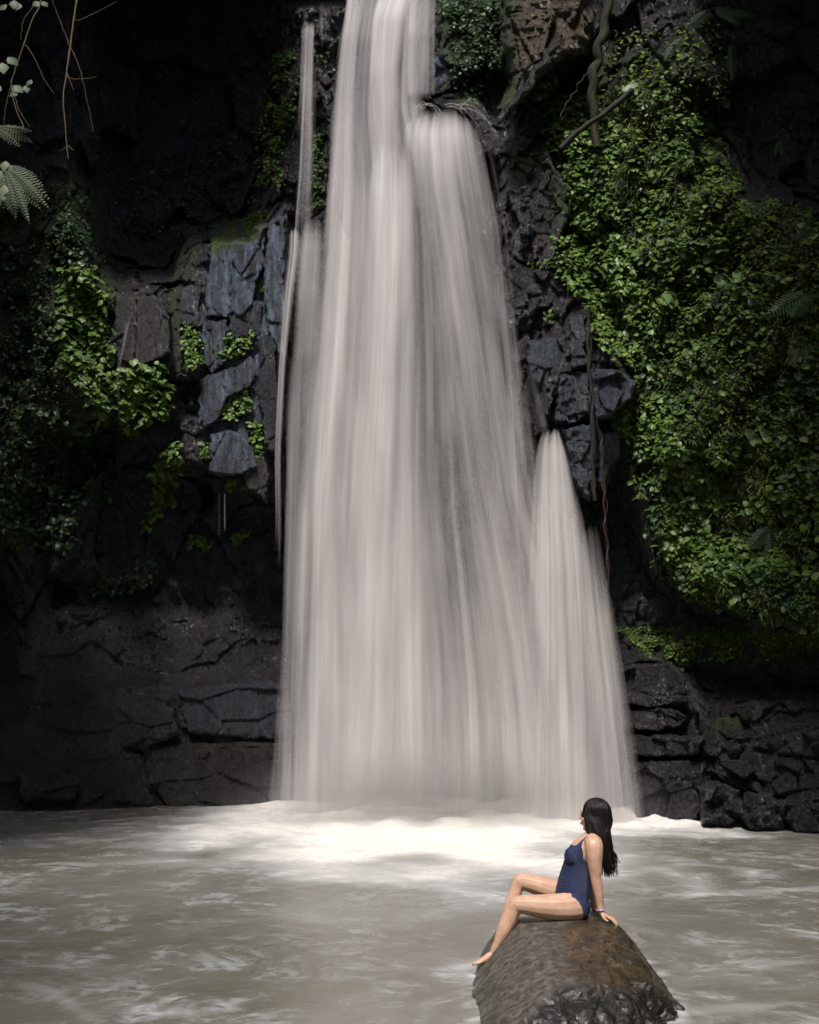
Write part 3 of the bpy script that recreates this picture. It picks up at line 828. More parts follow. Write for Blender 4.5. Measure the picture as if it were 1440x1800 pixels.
# ------------------------------------------------------------------ plants on the rock
def sample_poly(pts, n, holes=0.0, freq=.045, seed=0):
    pts = np.array(pts, float)
    x0, y0 = pts.min(0); x1, y1 = pts.max(0)
    out = []
    while len(out) < n:
        u = RNG.uniform(x0, x1, 4000); v = RNG.uniform(y0, y1, 4000)
        d = poly_sdf(u, v, pts)
        nz = noise(np.stack([u * freq, v * freq, u * 0 + seed * 2.7], -1), 7)
        edge = noise(np.stack([u * .09, v * .09, u * 0 + seed], -1), 8) * 8
        k = (d + edge > 0) & (nz > holes - .5 + .3 * RNG.random(4000) - .15)
        out += list(zip(u[k], v[k]))
        if k.sum() == 0: break
    return out[:n]

LEAF_MESH = {}
def leaf_meshes(mat):
    if mat.name not in LEAF_MESH:
        l = []
        for k, (bv, bf) in enumerate(((LV, LF), (HV, HF), (LV * [.82, 1, 1.6], LF))):
            l.append(mesh_np('leaf', bv, bf, mat, link=False))
        LEAF_MESH[mat.name] = l
    return LEAF_MESH[mat.name]

def leaf_places(samples, size, puff=.12, droop=.8, out=.55):
    pos, nor = [], []
    for u, v in samples:
        l, n = hit(u, v)
        if l is None: continue
        pos.append(l); nor.append(n)
    pos = np.array(pos); nor = np.array(nor); m = len(pos)
    face = np.array([0, -1.0, 0.1]) * .7 + nor * .5
    face /= np.linalg.norm(face, axis=1)[:, None]
    pos = pos + face * (RNG.random(m) ** .8 * puff)[:, None]
    nl = face * out + np.array([0, 0, .75]) + RNG.normal(size=(m, 3)) * .26
    tip = np.array([0, 0, -droop]) + face * .5 + RNG.normal(size=(m, 3)) * [.55, .25, .25]
    M = frames(nl, tip)
    sz = size * (.65 + .6 * RNG.random(m))
    return pos, M, sz

def plant(name, polys, n, size, mat, label, cat, nparts=200, group=None, holes=.12, puff=.12, stems=0, seed=0, filler=True):
    sm = []
    tot = sum(abs(np.ptp(np.array(p)[:, 0]) * np.ptp(np.array(p)[:, 1])) for p in polys)
    for k, p in enumerate(polys):
        a = abs(np.ptp(np.array(p)[:, 0]) * np.ptp(np.array(p)[:, 1]))
        sm += sample_poly(p, max(4, int(n * a / tot)), holes, seed=seed + k)
    pos, M, sz = leaf_places(sm, size, puff)
    root = pos.mean(0)
    t = empty(name, root, label, cat, group)
    order = np.argsort(pos[:, 1] - sz * 2)                 # the leaves standing furthest out first
    sel = order[:nparts]; rest = order[nparts:]
    ms = leaf_meshes(mat)
    for i in sel:
        o = bpy.data.objects.new('leaf', ms[RNG.integers(0, 3)]); COL.objects.link(o)
        o.parent = t
        m4 = Matrix([[*(M[i][r] * sz[i]), pos[i][r] - root[r]] for r in range(3)] + [[0, 0, 0, 1]])
        o.matrix_local = m4
    if len(rest):
        vf = scatter(LV, LF, pos[rest] - root, M[rest], sz[rest])
        tag(mesh_np('foliage', *vf, mat, parent=t), kind='stuff')
    if stems:
        l = []
        for k in range(stems):
            i = RNG.integers(0, len(pos)); a = pos[i] + np.array([0, .04, 0]) - root
            b = a + np.array([RNG.normal() * .12, 0, -RNG.uniform(.3, .8)])
            c = (a + b) / 2 + np.array([RNG.normal() * .08, -.05, 0])
            l.append(tube(spline([a, c, b], 8), .006, 4))
        mesh_np('stem', *join_vf(l), M_TWIG, parent=t)
    return t

GI = 'ivy clumps on the rock left of the fall'
plant('ivy_clump', [[(206, 655), (240, 636), (285, 640), (298, 680), (300, 735), (262, 740), (238, 765), (215, 745), (208, 700)]], 630, 0.151, M_IVY,
      'large round bright green ivy clump below the pale streaked rock on the left', 'ivy', 260, GI, .08, .28, seed=1)
plant('ivy_clump', [[(120, 470), (155, 465), (190, 540), (196, 600), (204, 700), (190, 742), (150, 700), (110, 640), (100, 560)]], 1350, 0.129, M_IVY,
      'tall bright ivy column down the rib of rock on the left', 'ivy', 280, GI, .12, .22, seed=2)
plant('ivy_clump', [[(118, 345), (150, 340), (160, 465), (120, 470), (90, 420)]], 340, .10, M_IVYD,
      'sparse dim ivy above the tall bright ivy column on the left', 'ivy', 120, GI, .3, .15, seed=3)
plant('ivy_clump', [[(378, 600), (420, 585), (448, 580), (448, 610), (420, 625), (385, 640)]], 300, 0.095, M_IVY,
      'small wide ivy clump tucked between the blue slabs, uppermost large one', 'ivy', 120, GI, .1, .14, seed=4)
plant('ivy_clump', [[(385, 690), (410, 672), (435, 676), (443, 720), (420, 740), (390, 738)]], 360, 0.095, M_IVY,
      'oval ivy clump on the dark knob in the middle of the slabs', 'ivy', 130, GI, .1, .16, seed=5)
plant('ivy_clump', [[(322, 572), (352, 585), (362, 620), (345, 648), (325, 640)]], 225, 0.090, M_IVY,
      'narrow ivy clump at the left edge of the slabs', 'ivy', 90, GI, .1, .12, seed=6)
plant('ivy_clump', [[(448, 492), (470, 490), (472, 512), (450, 515)], [(430, 530), (446, 532), (444, 548), (430, 548)]], 80, .07, M_YEL,
      'two tiny tufts of ivy on the upper blue slab beside the fall', 'ivy', 60, GI, .05, .08, seed=7)
plant('ivy_clump', [[(436, 740), (455, 742), (462, 770), (460, 805), (430, 802), (445, 775)]], 165, 0.095, M_IVY,
      'thin ivy strip on the rock right beside the left edge of the fall', 'ivy', 80, GI, .1, .12, seed=8)
plant('ivy_clump', [[(352, 778), (372, 775), (372, 806), (354, 806)], [(400, 840), (415, 842), (420, 868), (403, 866)], [(425, 853), (438, 855), (436, 862), (425, 862)]], 90, 0.090, M_IVY,
      'scattered small sprigs under the lowest slab', 'ivy', 60, GI, .05, .08, seed=9)
plant('ivy_clump', [[(300, 780), (322, 778), (318, 830), (310, 880), (285, 900), (262, 935), (255, 925), (275, 860), (265, 830)]], 360, 0.112, M_IVY,
      'trailing ivy string hanging from the dark undercut left of the slabs', 'ivy', 150, GI, .1, .18, seed=10)
plant('ivy_clump', [[(325, 945), (345, 935), (375, 950), (368, 965), (330, 962)], [(405, 950), (425, 935), (444, 928), (440, 940), (412, 956)]], 120, 0.095, M_IVY,
      'two small sprigs of ivy low over the purple rock left of the fall', 'ivy', 70, GI, .05, .1, seed=11)
plant('ivy_clump', [[(150, 1035), (200, 1010), (235, 1005), (235, 985), (270, 980), (276, 1005), (235, 1040), (170, 1048)]], 190, .09, M_IVYD,
      'lowest ivy clump on the dark left wall', 'ivy', 110, GI, .1, .12, seed=12)
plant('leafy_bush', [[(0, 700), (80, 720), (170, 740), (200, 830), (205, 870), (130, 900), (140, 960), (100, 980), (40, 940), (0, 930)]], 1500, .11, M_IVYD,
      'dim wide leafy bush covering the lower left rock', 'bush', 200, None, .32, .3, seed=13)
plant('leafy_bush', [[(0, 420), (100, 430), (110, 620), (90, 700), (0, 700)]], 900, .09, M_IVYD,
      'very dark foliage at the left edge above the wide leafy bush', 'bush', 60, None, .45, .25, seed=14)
plant('ivy_strip', [[(490, 92), (524, 88), (520, 200), (500, 250), (500, 330), (455, 330), (452, 250), (470, 160)]], 900, .085, M_IVY,
      'dark green ivy strip beside the thin side stream', 'ivy', 200, None, .12, .15, seed=15)
plant('ivy_strip', [[(556, 95), (580, 92), (578, 108), (558, 112)], [(552, 235), (572, 232), (568, 360), (550, 370)]], 160, .07, M_YEL,
      'narrow tufts between the side stream and the main fall', 'ivy', 60, None, .1, .1, seed=16)
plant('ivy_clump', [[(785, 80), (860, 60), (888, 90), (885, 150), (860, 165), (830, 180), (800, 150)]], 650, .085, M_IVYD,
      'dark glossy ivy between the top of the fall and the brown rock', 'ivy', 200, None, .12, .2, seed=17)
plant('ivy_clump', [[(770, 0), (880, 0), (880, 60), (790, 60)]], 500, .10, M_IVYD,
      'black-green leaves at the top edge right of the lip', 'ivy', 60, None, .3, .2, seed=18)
# right-hand wall
GR = 'ivy on the right wall'
plant('wall_ivy', [[(945, 140), (975, 135), (1010, 165), (1080, 215), (1100, 260), (1080, 290), (1020, 290), (965, 260), (955, 200)]], 1950, 0.106, M_IVY,
      'topmost bright ivy on the right wall, under the brown rock bulge', 'ivy', 290, GR, .06, .2, seed=19)
plant('wall_ivy', [[(985, 290), (1080, 290), (1090, 400), (1050, 420), (1020, 400), (1000, 360)]], 1275, 0.101, M_IVY,
      'middle stretch of the ivy curtain on the right wall', 'ivy', 240, GR, .10, .18, seed=20)
plant('wall_ivy', [[(975, 420), (1060, 400), (1110, 440), (1130, 540), (1120, 650), (1085, 640), (1040, 590), (1030, 540), (985, 490)]], 2250, 0.112, M_IVY,
      'broad shingled ivy just above the hanging roots', 'ivy', 290, GR, .05, .2, seed=21)
plant('wall_ivy', [[(1085, 700), (1130, 690), (1170, 700), (1200, 790), (1180, 830), (1120, 800), (1080, 750)]], 930, 0.106, M_IVY,
      'ivy patch right of the grey rocks, at the height of the small lower cascade', 'ivy', 200, GR, .12, .16, seed=22)
plant('wall_ivy', [[(1195, 790), (1290, 780), (1300, 880), (1250, 900), (1205, 870)]], 840, 0.101, M_IVY,
      'ivy patch in the middle of the mossy wall above the lowest ivy band', 'ivy', 180, GR, .15, .14, seed=23)
plant('wall_ivy', [[(1165, 960), (1220, 940), (1330, 950), (1400, 980), (1390, 1010), (1320, 1010), (1240, 1025), (1190, 990)]], 1230, 0.112, M_IVY,
      'lowest bright ivy band on the right wall', 'ivy', 240, GR, .10, .16, seed=24)
plant('wall_ivy', [[(1330, 1000), (1440, 960), (1455, 1080), (1400, 1080), (1340, 1050)]], 420, .095, M_IVYD,
      'dim ivy at the right edge below the lowest bright band', 'ivy', 120, GR, .2, .16, seed=25)
plant('wall_ivy', [[(1340, 640), (1450, 600), (1450, 850), (1360, 830)]], 480, .095, M_IVYD,
      'dim leaves at the right edge halfway up the wall', 'ivy', 100, GR, .3, .14, seed=26)
plant('wall_ivy', [[(1100, 230), (1290, 300), (1320, 420), (1300, 600), (1160, 640), (1110, 440)]], 1500, .115, M_YEL,
      'loose mixed leaves over the moss right of the ivy curtain', 'ivy', 280, GR, .42, .18, seed=27)
plant('wall_ivy', [[(1060, 60), (1260, 40), (1280, 180), (1200, 230), (1080, 180)]], 700, .08, M_YEL,
      'dark thin hanging growth above the ivy at the upper right', 'ivy', 100, GR, .3, .25, seed=28)
plant('wall_ivy', [[(905, 262), (945, 262), (935, 285), (905, 280)], [(925, 460), (975, 455), (970, 480), (930, 490)], [(955, 535), (985, 540), (975, 570), (955, 565)]], 110, .07, M_YEL,
      'small yellow-green sprigs on the wet rock beside the fall', 'ivy', 70, GR, .05, .08, seed=29)
plant('wall_ivy', [[(1172, 910), (1200, 905), (1200, 950), (1175, 955)], [(1165, 960), (1185, 955), (1185, 1000), (1170, 1000)], [(1190, 1145), (1205, 1140), (1208, 1165), (1195, 1175)]], 90, 0.090, M_IVY,
      'last few sprigs hanging in the dark undercut over the flat rock beds', 'ivy', 60, GR, .05, .08, seed=30)

# moss fuzz and tiny leaves over the right wall: far too many to count
def fuzz(polys, n, size, mat, holes, label, name, puff=.1, seed=0, base=(LV, LF)):
    sm = []
    for k, p in enumerate(polys): sm += sample_poly(p, n // len(polys), holes, .03, seed + k)
    pos, M, sz = leaf_places(sm, size, puff)
    tag(mesh_np(name, *scatter(base[0], base[1], pos, M, sz), mat), label, kind='stuff')
wallp = [(1010, 160), (1240, 180), (1300, 340), (1450, 380), (1450, 1110), (1240, 1060), (1160, 1000), (1100, 800), (1110, 640), (1040, 560), (1000, 420), (1000, 280)]
fuzz([wallp], 16000, .048, M_YEL, .34, 'moss and tiny leaves carpeting the right wall', 'moss_carpet', .14, 40)
fuzz([wallp], 7000, .15, M_YEL, .46, 'hanging moss threads on the right wall', 'hanging_moss', .16, 44, (BV * [.35, 1, .4], BF))
fuzz([wallp], 1100, .12, M_IVY, .60, 'larger leaves scattered in strings over the mossy right wall', 'trailing_leaves', .2, 58, (HV, HF))
fuzz([wallp], 1500, .10, M_IVYD, .5, 'dark leaves between the moss on the right wall', 'trailing_leaves', .2, 63, (HV, HF))
fuzz([[(0, 300), (140, 300), (200, 480), (200, 760), (0, 1000)], [(370, 400), (470, 370), (455, 440), (420, 450), (375, 480)], [(1080, 1100), (1440, 1110), (1440, 1150), (1150, 1165)]], 7000, .045, M_YEL, .25, 'thin moss on the shaded rock', 'moss_carpet', .06, 48)
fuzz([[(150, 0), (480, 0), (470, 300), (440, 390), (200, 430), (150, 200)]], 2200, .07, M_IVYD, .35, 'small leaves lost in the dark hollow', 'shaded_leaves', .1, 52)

# single big leaves and ferns on the right wall
lv, lq, lt = lobed_vf(5, .35)
def hero_leaf(name, px, py, size_px, mat, label, kind='lobed', tip=(0, -.55, -.8), nl=(0, -.7, .7), group='single large leaves on the right wall'):
    l, n = hit(px, py)
    l = np.array(l) + np.array([0, -.18, 0])
    s = size_px / FPX * l[1]
    M = frames(np.array([nl], float), np.array([tip], float))[0] * s
    t = empty(name, l, label, 'plant', group)
    if kind == 'lobed':
        me = bpy.data.meshes.new('leaf_blade')
        me.from_pydata([tuple(M @ (v - np.array([0, .4, 0]))) for v in lv], [], lq + lt)
        me.materials.append(mat)
        o = bpy.data.objects.new('leaf_blade', me); COL.objects.link(o); o.parent = t
    else:
        fine = (HV - np.array([0, .45, 0])) @ M.T
        mesh_np('leaf_blade', fine, HF, mat, parent=t)
    st, sf_ = tube(spline([M @ np.array([0, -.4, 0]), M @ np.array([0.02, -.6, -.05]), M @ np.array([0, -.8, -.25]) + np.array([0, .12, 0])], 6), .006, 5)
    mesh_np('stem', st, sf_, M_TWIG, parent=t)
M_BIG = mat_leaf('broad_leaf', c4(.14, .22, .07), c4(.16, .25, .08), c4(.18, .27, .09), gloss=.5)
M_BIGD = mat_leaf('heart_leaf', c4(.05, .12, .05), c4(.08, .16, .05), c4(.08, .16, .05), gloss=.4)
hero_leaf('lobed_leaf', 1258, 648, 46, M_BIG, 'palest and largest lobed leaf in the middle of the mossy wall', nl=(0, -.85, .45), tip=(-.2, -.2, -1))
hero_leaf('lobed_leaf', 1405, 684, 34, M_BIGD, 'dark lobed leaf near the right edge, level with the grey rocks', nl=(.1, -.85, .45))
for (x, y, s, m_, lab) in [
    (1238, 428, 24, M_BIGD, 'bright heart-shaped leaf above the pair of drooping leaves'),
    (1240, 458, 26, M_BIG, 'drooping yellow-green leaf, left one under the dark hollow'),
    (1262, 495, 30, M_BIG, 'wide yellow-green leaf pointing left under the dark hollow'),
    (1298, 490, 28, M_BIG, 'wide yellow-green leaf pointing right under the dark hollow'),
    (1252, 192, 30, M_BIGD, 'uppermost of the glossy leaves below the hanging fern'),
    (1243, 220, 30, M_BIGD, 'second glossy leaf below the hanging fern'),
    (1218, 222, 24, M_BIGD, 'left one of the glossy leaves below the hanging fern'),
    (1270, 187, 26, M_BIGD, 'right one of the glossy leaves below the hanging fern'),
    (1108, 160, 34, M_BIG, 'pale leaf standing beside the mossy trunk'),
    (1316, 768, 22, M_BIGD, 'left leaf of the heart-shaped pair low on the right wall'),
    (1340, 765, 20, M_BIGD, 'right leaf of the heart-shaped pair low on the right wall'),
    (1190, 258, 22, M_BIGD, 'small glossy leaf left above the yellow sprays'),
    (1160, 277, 20, M_BIGD, 'small glossy leaf over the left yellow spray'),
    (1150, 312, 34, M_BIG, 'left bright spray of leaves beside the ivy curtain'),
    (1112, 318, 30, M_BIG, 'bright leaf hanging over the ivy curtain'),
    (1180, 530, 36, M_BIG, 'long bright leaf pointing down beside the lower ivy'),
    (1190, 655, 24, M_BIG, 'pale leaf left of the largest lobed leaf'),
    (1150, 700, 30, M_BIG, 'pale rounded leaf over the ivy patch by the grey rocks'),
    (1300, 330, 28, M_BIGD, 'narrow leaf at the edge of the upper dark hollow')]:
    hero_leaf('broad_leaf', x, y, s, m_, lab, 'heart', tip=(RNG.normal() * .5, -.3, -.9), nl=(RNG.normal() * .3, -.8, .5))

def frond_vf(length, width, n=16, bend=.5, sub=True, taper=1.0):
    """fern frond in the xy plane along +y, drooping towards -z"""
    parts = []
    def c(t): return np.array([0, length * t, -bend * length * t * t])
    parts.append(tube([c(t) for t in np.linspace(0, 1, 9)], np.linspace(.012, .003, 9) * length, 4))
    for i in range(n):
        t = .12 + .86 * i / (n - 1)
        w_ = (.9 + .2 * ((i * 7) % 5) / 5) * width * math.sin(math.pi * min(1, (t * .9 + .12)) ** taper) ** .8
        for s in (-1, 1):
            M = frames(np.array([[s * .25, 0, 1.0]]), np.array([[s, .45, -.25]]))[0]
            a = (LV * [(.78 if sub else .62) * length / n / max(w_, 1e-3) , 1, .5] * w_) @ M.T + c(t)
            parts.append((a, LF))
            if sub and w_ > .06:
                for q in np.linspace(.25, .85, 4):
                    for s2 in (-1, 1):
                        base_ = M @ np.array([0, w_ * q, -.15 * w_ * q * q]) + c(t)
                        M2 = M @ np.array([[math.cos(s2), -math.sin(s2), 0], [math.sin(s2), math.cos(s2), 0], [0, 0, 1]])
                        parts.append(((LV * [.6, 1, .5] * w_ * .2) @ M2.T + base_, LF))
    return join_vf(parts)

def fern(name, root, fronds, mat, label, group='ferns'):
    t = empty(name, root, label, 'fern', group)
    for (dirx, diry, dirz, L, W, bend, n) in fronds:
        sub_ = mat.name != 'heart_leaf'
        y = np.array([dirx, diry, dirz], float); y /= np.linalg.norm(y)
        z = np.array([0, -.95, .30])
        M = frames(z[None], y[None])[0]
        v, f = frond_vf(L, W, n, bend, sub_)
        mesh_np('frond', v @ M.T, f, mat, parent=t)
    return t
def on(px, py, out=.15):
    l, n = hit(px, py); return np.array(l) + np.array([0, -out, 0])
fern('fern', on(1283, 78), [(-.08, -.1, -1, .95, .12, .08, 20)], M_FERND, 'single narrow fern frond hanging straight down at the upper right')
fern('fern', on(1250, 22), [(1, -.2, -.1, .8, .14, .1, 16), (-.8, -.2, -.6, .75, .16, .25, 16), (.9, -.2, -.5, .6, .12, .2, 14)], M_FERND, 'dark fern arching at the top edge on the right')
fern('fern', on(1425, 515), [(-1, -.3, -.45, .85, .24, .15, 14), (-.8, -.3, -.9, .6, .2, .2, 12), (.6, -.3, -.3, .5, .16, .2, 12)], M_BIGD, 'broad bright green fern near the right edge under the hollow')
fern('fern', on(1405, 605), [(.5, -.3, -.9, .5, .16, .3, 12), (-.3, -.3, -.9, .45, .16, .3, 12), (1, -.3, -.2, .4, .14, .3, 12)], M_FERN, 'pale feathery fern at the right edge below the bright green one')
fern('fern', on(1350, 925), [(-.7, -.4, -.6, .5, .14, .4, 12), (.6, -.4, -.7, .5, .14, .4, 12), (0, -.4, -.9, .5, .14, .4, 12)], M_FERND, 'low feathery fern above the lowest ivy band')
fern('fern', on(1370, 250), [(0, -.2, -1, .5, .1, .1, 12), (-.4, -.2, -1, .45, .1, .1, 12)], M_FERND, 'faint fern deep in the upper right hollow')
fern('fern', on(1200, 70), [(-.8, -.3, -.9, .6, .12, .3, 14), (.9, -.3, -.4, .6, .12, .3, 14)], M_FERND, 'black-green fern left of the hanging frond')
# ferns and shrub leaves on the near bank, upper left
near = 11.5
fern('fern', P(-10, 222, near), [(1, -.2, -.02, .40, .07, .10, 13), (1, -.3, -.25, .42, .07, .25, 13), (.8, -.3, -.5, .34, .07, .3, 12)], M_FERN, 'flat fern frond entering from the left edge, upper of two', 'ferns at the left edge')
fern('fern', P(8, 290, near), [(1, -.3, -.25, .40, .085, .5, 15), (.75, -.3, -.8, .60, .10, .3, 18), (.3, -.3, -1, .66, .10, .15, 18), (-.1, -.3, -1, .62, .10, .1, 17), (1, -.2, -.55, .52, .09, .5, 16), (.52, -.4, -1, .74, .085, .15, 20), (.05, -.5, -1, .48, .10, .3, 15), (1.1, -.2, -1.0, .66, .075, .25, 20)], M_FERN, 'big pale grey-green fern hanging at the left edge, lower of two', 'ferns at the left edge')
t = empty('leafy_sprig', P(-5, 270, 11.2), 'pale oval leaves poking in at the left edge beside the big fern', 'plant')
for (x, y, s) in [(10, 283, 22), (18, 290, 20), (4, 300, 26), (8, 325, 30), (-2, 330, 30), (4, 110, 26), (-4, 148, 30)]:
    c0 = P(x, y, 11.2) - P(-5, 270, 11.2); sc = s / FPX * 11.2
    M = frames(np.array([[RNG.normal() * .2, -.9, .5]]), np.array([[RNG.normal() * .4, -.1, -.9]]))[0] * sc
    mesh_np('leaf', LV @ M.T + c0, LF, M_FERN, parent=t)
t = empty('leafy_sprig', P(20, 5, 11.2), 'dull leaves in the top left corner behind the twigs', 'plant')
for (x, y, s) in [(25, 0, 22), (35, 6, 18), (60, 2, 20), (12, 8, 22), (14, 100, 26), (22, 150, 26), (30, 160, 18), (45, 150, 18), (55, 140, 16), (75, 2, 16)]:
    c0 = P(x, y, 11.3) - P(20, 5, 11.2); sc = s / FPX * 11.2
    M = frames(np.array([[RNG.normal() * .2, -.9, .5]]), np.array([[RNG.normal() * .6, -.1, -.6]]))[0] * sc
    mesh_np('leaf', LV @ M.T + c0, LF, M_FERND, parent=t)

def branch(main, twigs, Y, label, r0=.012, r1=.004):
    o0 = P(main[0][0], main[0][1], Y)
    t = empty('hanging_branch', o0, label, 'branch', 'bare twigs hanging at the upper left')
    def ln(px, ra, rb, nm):
        pts = spline([P(x, y, Y + dy) - o0 for x, y, dy in px], 26)
        pts += np.array([noise(np.array([[i * .6, ra * 99, px[0][0]]]), 3)[0] for i in range(26)])[:, None] * .006
        rr = np.linspace(ra, rb, 26) * (1 + .35 * (np.arange(26) % 7 == 3))
        mesh_np(nm, *tube(pts, rr, 6), M_TWIG, parent=t)
    ln(main, r0, r1, 'stem')
    for tw in twigs: ln(tw, r1 * .9, .0015, 'twig')
branch([(140, -30, 0), (134, 10, 0), (125, 70, 0), (118, 125, 0), (112, 170, 0), (115, 225, 0), (121, 280, 0)],
       [[(132, 22, 0), (134, 36, 0), (160, 26, .05), (205, 3, .1)], [(117, 125, 0), (125, 138, 0), (150, 138, .03), (170, 135, .05)],
        [(122, 80, 0), (105, 35, 0), (92, 0, 0)], [(124, 82, 0), (140, 120, 0), (152, 170, .02), (164, 232, .03)], [(117, 128, 0), (124, 145, 0), (130, 158, 0)],
        [(120, 256, 0), (105, 266, 0)], [(120, 256, 0), (130, 264, 0)]], 10.5, 'straight bare twig hanging in the middle of the upper left corner')
branch([(78, -20, 0), (70, 10, 0), (55, 40, 0), (42, 80, 0), (28, 120, 0), (20, 150, 0), (28, 190, 0), (42, 225, 0)],
       [[(44, 78, 0), (60, 100, 0), (78, 140, 0), (95, 165, 0)], [(22, 150, 0), (32, 190, 0), (52, 222, 0)], [(60, 10, 0), (42, 35, 0), (36, 70, 0)], [(20, 150, 0), (10, 190, 0), (6, 240, 0)]],
       10.9, 'curved bare twig hanging left of the straight one', .008, .004)

# ------------------------------------------------------------------ roots, trunk and log on the right
def root_thing(name, px, r, mat, label, cat, strands=3, Yo=None, spread=.03):
    pts0 = []
    for x, y in px:
        l, n = hit(x, y); pts0.append(np.array(l) + np.array([0, -.18, 0]))
    pts0 = np.array(pts0)
    pts0[:, 1] = np.minimum.accumulate(pts0[:, 1]) if Yo is None else Yo
    for i, (x, y) in enumerate(px): pts0[i] = P(x, y, pts0[i, 1])
    t = empty(name, pts0[0], label, cat)
    for k in range(strands):
        pts = spline(pts0 - pts0[0], 60)
        pts += np.stack([noise(np.stack([np.arange(60) * .12, np.full(60, k * 3.1), np.full(60, a * 5.)], -1), 5) for a in range(3)], -1) * [spread * 2.2, spread, 0]
        rr = r * (1 + .3 * noise(np.stack([np.arange(60) * .13, np.full(60, k * 1. + r * 30), np.zeros(60)], -1), 2)) * (1 if k == 0 else .5)
        mesh_np('strand', *tube(pts, rr, 7), mat, parent=t)
root_thing('hanging_root', [(1034, 540), (1036, 620), (1040, 700), (1042, 800), (1046, 880)], .030, M_ROOT, 'thick black root hanging over the grey rocks, left one', 'root', 4, Yo=19.35)
root_thing('hanging_root', [(1044, 640), (1052, 740), (1058, 800), (1063, 870)], .024, M_ROOT, 'thick black root hanging over the grey rocks, right one', 'root', 3, Yo=19.3)
root_thing('hanging_root', [(1062, 830), (1064, 900), (1066, 960), (1069, 1030), (1068, 1100)], .016, M_RUST, 'thin rust-brown root end dangling in the dark below the grey rocks', 'root', 3, Yo=19.2)
root_thing('tree_root', [(1068, -40), (1066, 40), (1052, 90), (1042, 130), (1044, 185), (1050, 260)], .085, M_TRUNK, 'mossy yellow-green trunk coming down right of the brown rock', 'tree trunk', 1, Yo=19.95, spread=.05)
root_thing('tree_root', [(1040, 120), (1010, 160), (985, 205)], .012, M_ROOT, 'thin dark root across the hole under the brown rock', 'root', 1, Yo=19.7)
root_thing('fallen_log', [(1112, 158), (1062, 200), (1020, 228), (1005, 242), (985, 262)], .05, M_ROOT, 'dark log lying slantwise in the topmost ivy', 'log', 1, Yo=19.3, spread=.01)
root_thing('fallen_log', [(985, 60), (960, 105), (925, 150), (895, 190), (868, 222)], .06, M_STONE, 'narrow leaning rock-grey log under the brown bulge', 'log', 2, Yo=19.65, spread=.06)
for (x, y, lab) in [(1113, 350, 'dry brown stem in the moss beside the ivy curtain, left one'), (1190, 330, 'dry brown stem in the moss beside the ivy curtain, right one')]:
    root_thing('dry_stem', [(x, y - 50), (x - 3, y), (x, y + 50)], .008, M_RUST, lab, 'stem', 2)
# ------------------------------------------------------------------ the rock she sits on
def apply_mods(o):
    dg = bpy.context.evaluated_depsgraph_get()
    me = bpy.data.meshes.new_from_object(o.evaluated_get(dg))
    o.modifiers.clear(); old = o.data; o.data = me
    bpy.data.meshes.remove(old)

def vco(me):
    a = np.empty(len(me.vertices) * 3); me.vertices.foreach_get('co', a); return a.reshape(-1, 3)
def vno(me):
    a = np.empty(len(me.vertices) * 3); me.vertices.foreach_get('normal', a); return a.reshape(-1, 3)

TOPPTS = [PZ(908, 1612, .375), PZ(1000, 1598, .41), PZ(1058, 1598, .42), PZ(1097, 1632, .36), PZ(1128, 1684, .29), PZ(1150, 1722, .20),
          PZ(1060, 1726, .27), PZ(985, 1712, .30), PZ(935, 1650, .36)]
LOW = [P(880, 1622, 9.25), P(850, 1668, 9.25), PZ(824, 1738, -.01), PZ(842, 1795, .0), PZ(866, 1860, .0), PZ(960, 1890, -.05),
       PZ(1030, 1800, .12), PZ(1120, 1765, .16), PZ(1165, 1745, .12), PZ(1195, 1775, .0), PZ(1232, 1840, -.15), PZ(1240, 1900, -.2), PZ(1100, 1900, -.1),
       P(1095, 1650, 9.35), np.array([2.0, 8.9, -.3]), np.array([1.75, 9.7, -.3]), np.array([.75, 9.8, -.3])]
ctrl = [np.array(p) for p in TOPPTS + LOW]
ctrl += [np.array([p[0] * 1.0 + (p[0] - 1.3) * .12, p[1] + (p[1] - 8.3) * .1, -.9]) for p in ctrl if p[2] < .1]
bm = bmesh.new()
for p in ctrl: bm.verts.new(tuple(p))
bmesh.ops.convex_hull(bm, input=bm.verts)
me = bpy.data.meshes.new('boulder'); bm.to_mesh(me); bm.free()
rock = bpy.data.objects.new('boulder', me); COL.objects.link(rock)
md = rock.modifiers.new('r', 'REMESH'); md.mode = 'VOXEL'; md.voxel_size = .022
md = rock.modifiers.new('s', 'SMOOTH'); md.iterations = 4; md.factor = .6
md = rock.modifiers.new('u', 'SUBSURF'); md.levels = 1; md.subdivision_type = 'SIMPLE'
apply_mods(rock)
me = rock.data
v = vco(me); n = vno(me)
ru, rv = proj(v)
wob_ = fbm(v * 4, 4, 91) * 16
front = sstep(-6, 26, wob_ + rv - np.interp(ru, [900, 985, 1060, 1150, 1200], [1800, 1722, 1732, 1724, 1760])) * sstep(930, 970, ru + (rv - 1720) * .35)
leftf = sstep(0, 22, wob_ * .6 + np.interp(rv, [1605, 1650, 1710, 1800], [905, 938, 982, 985]) - ru + 8) * (1 - front)
top = np.clip(1 - front - leftf, 0, 1) * sstep(.35, .7, n[:, 2])
f1, f2, r_, t_ = worley((v + fbm(v * 3, 3, 15)[:, None] * .08) * np.array([4, 4, 6.]) + .3, 4)
g1, g2, gr_, gt_ = worley(v * np.array([11, 11, 14.]) + .3, 5)
crag = (r_ - .5) * .06 + t_ * .06 - .008 * (1 - sstep(0, .1, f2 - f1)) + gt_ * .015 - g1 ** 2 * .018 - .02 * fbm(v * np.array([5, 5, 9]), 4, 88, ridged=True) + fbm(v * 9, 4, 12, ridged=True) * .012
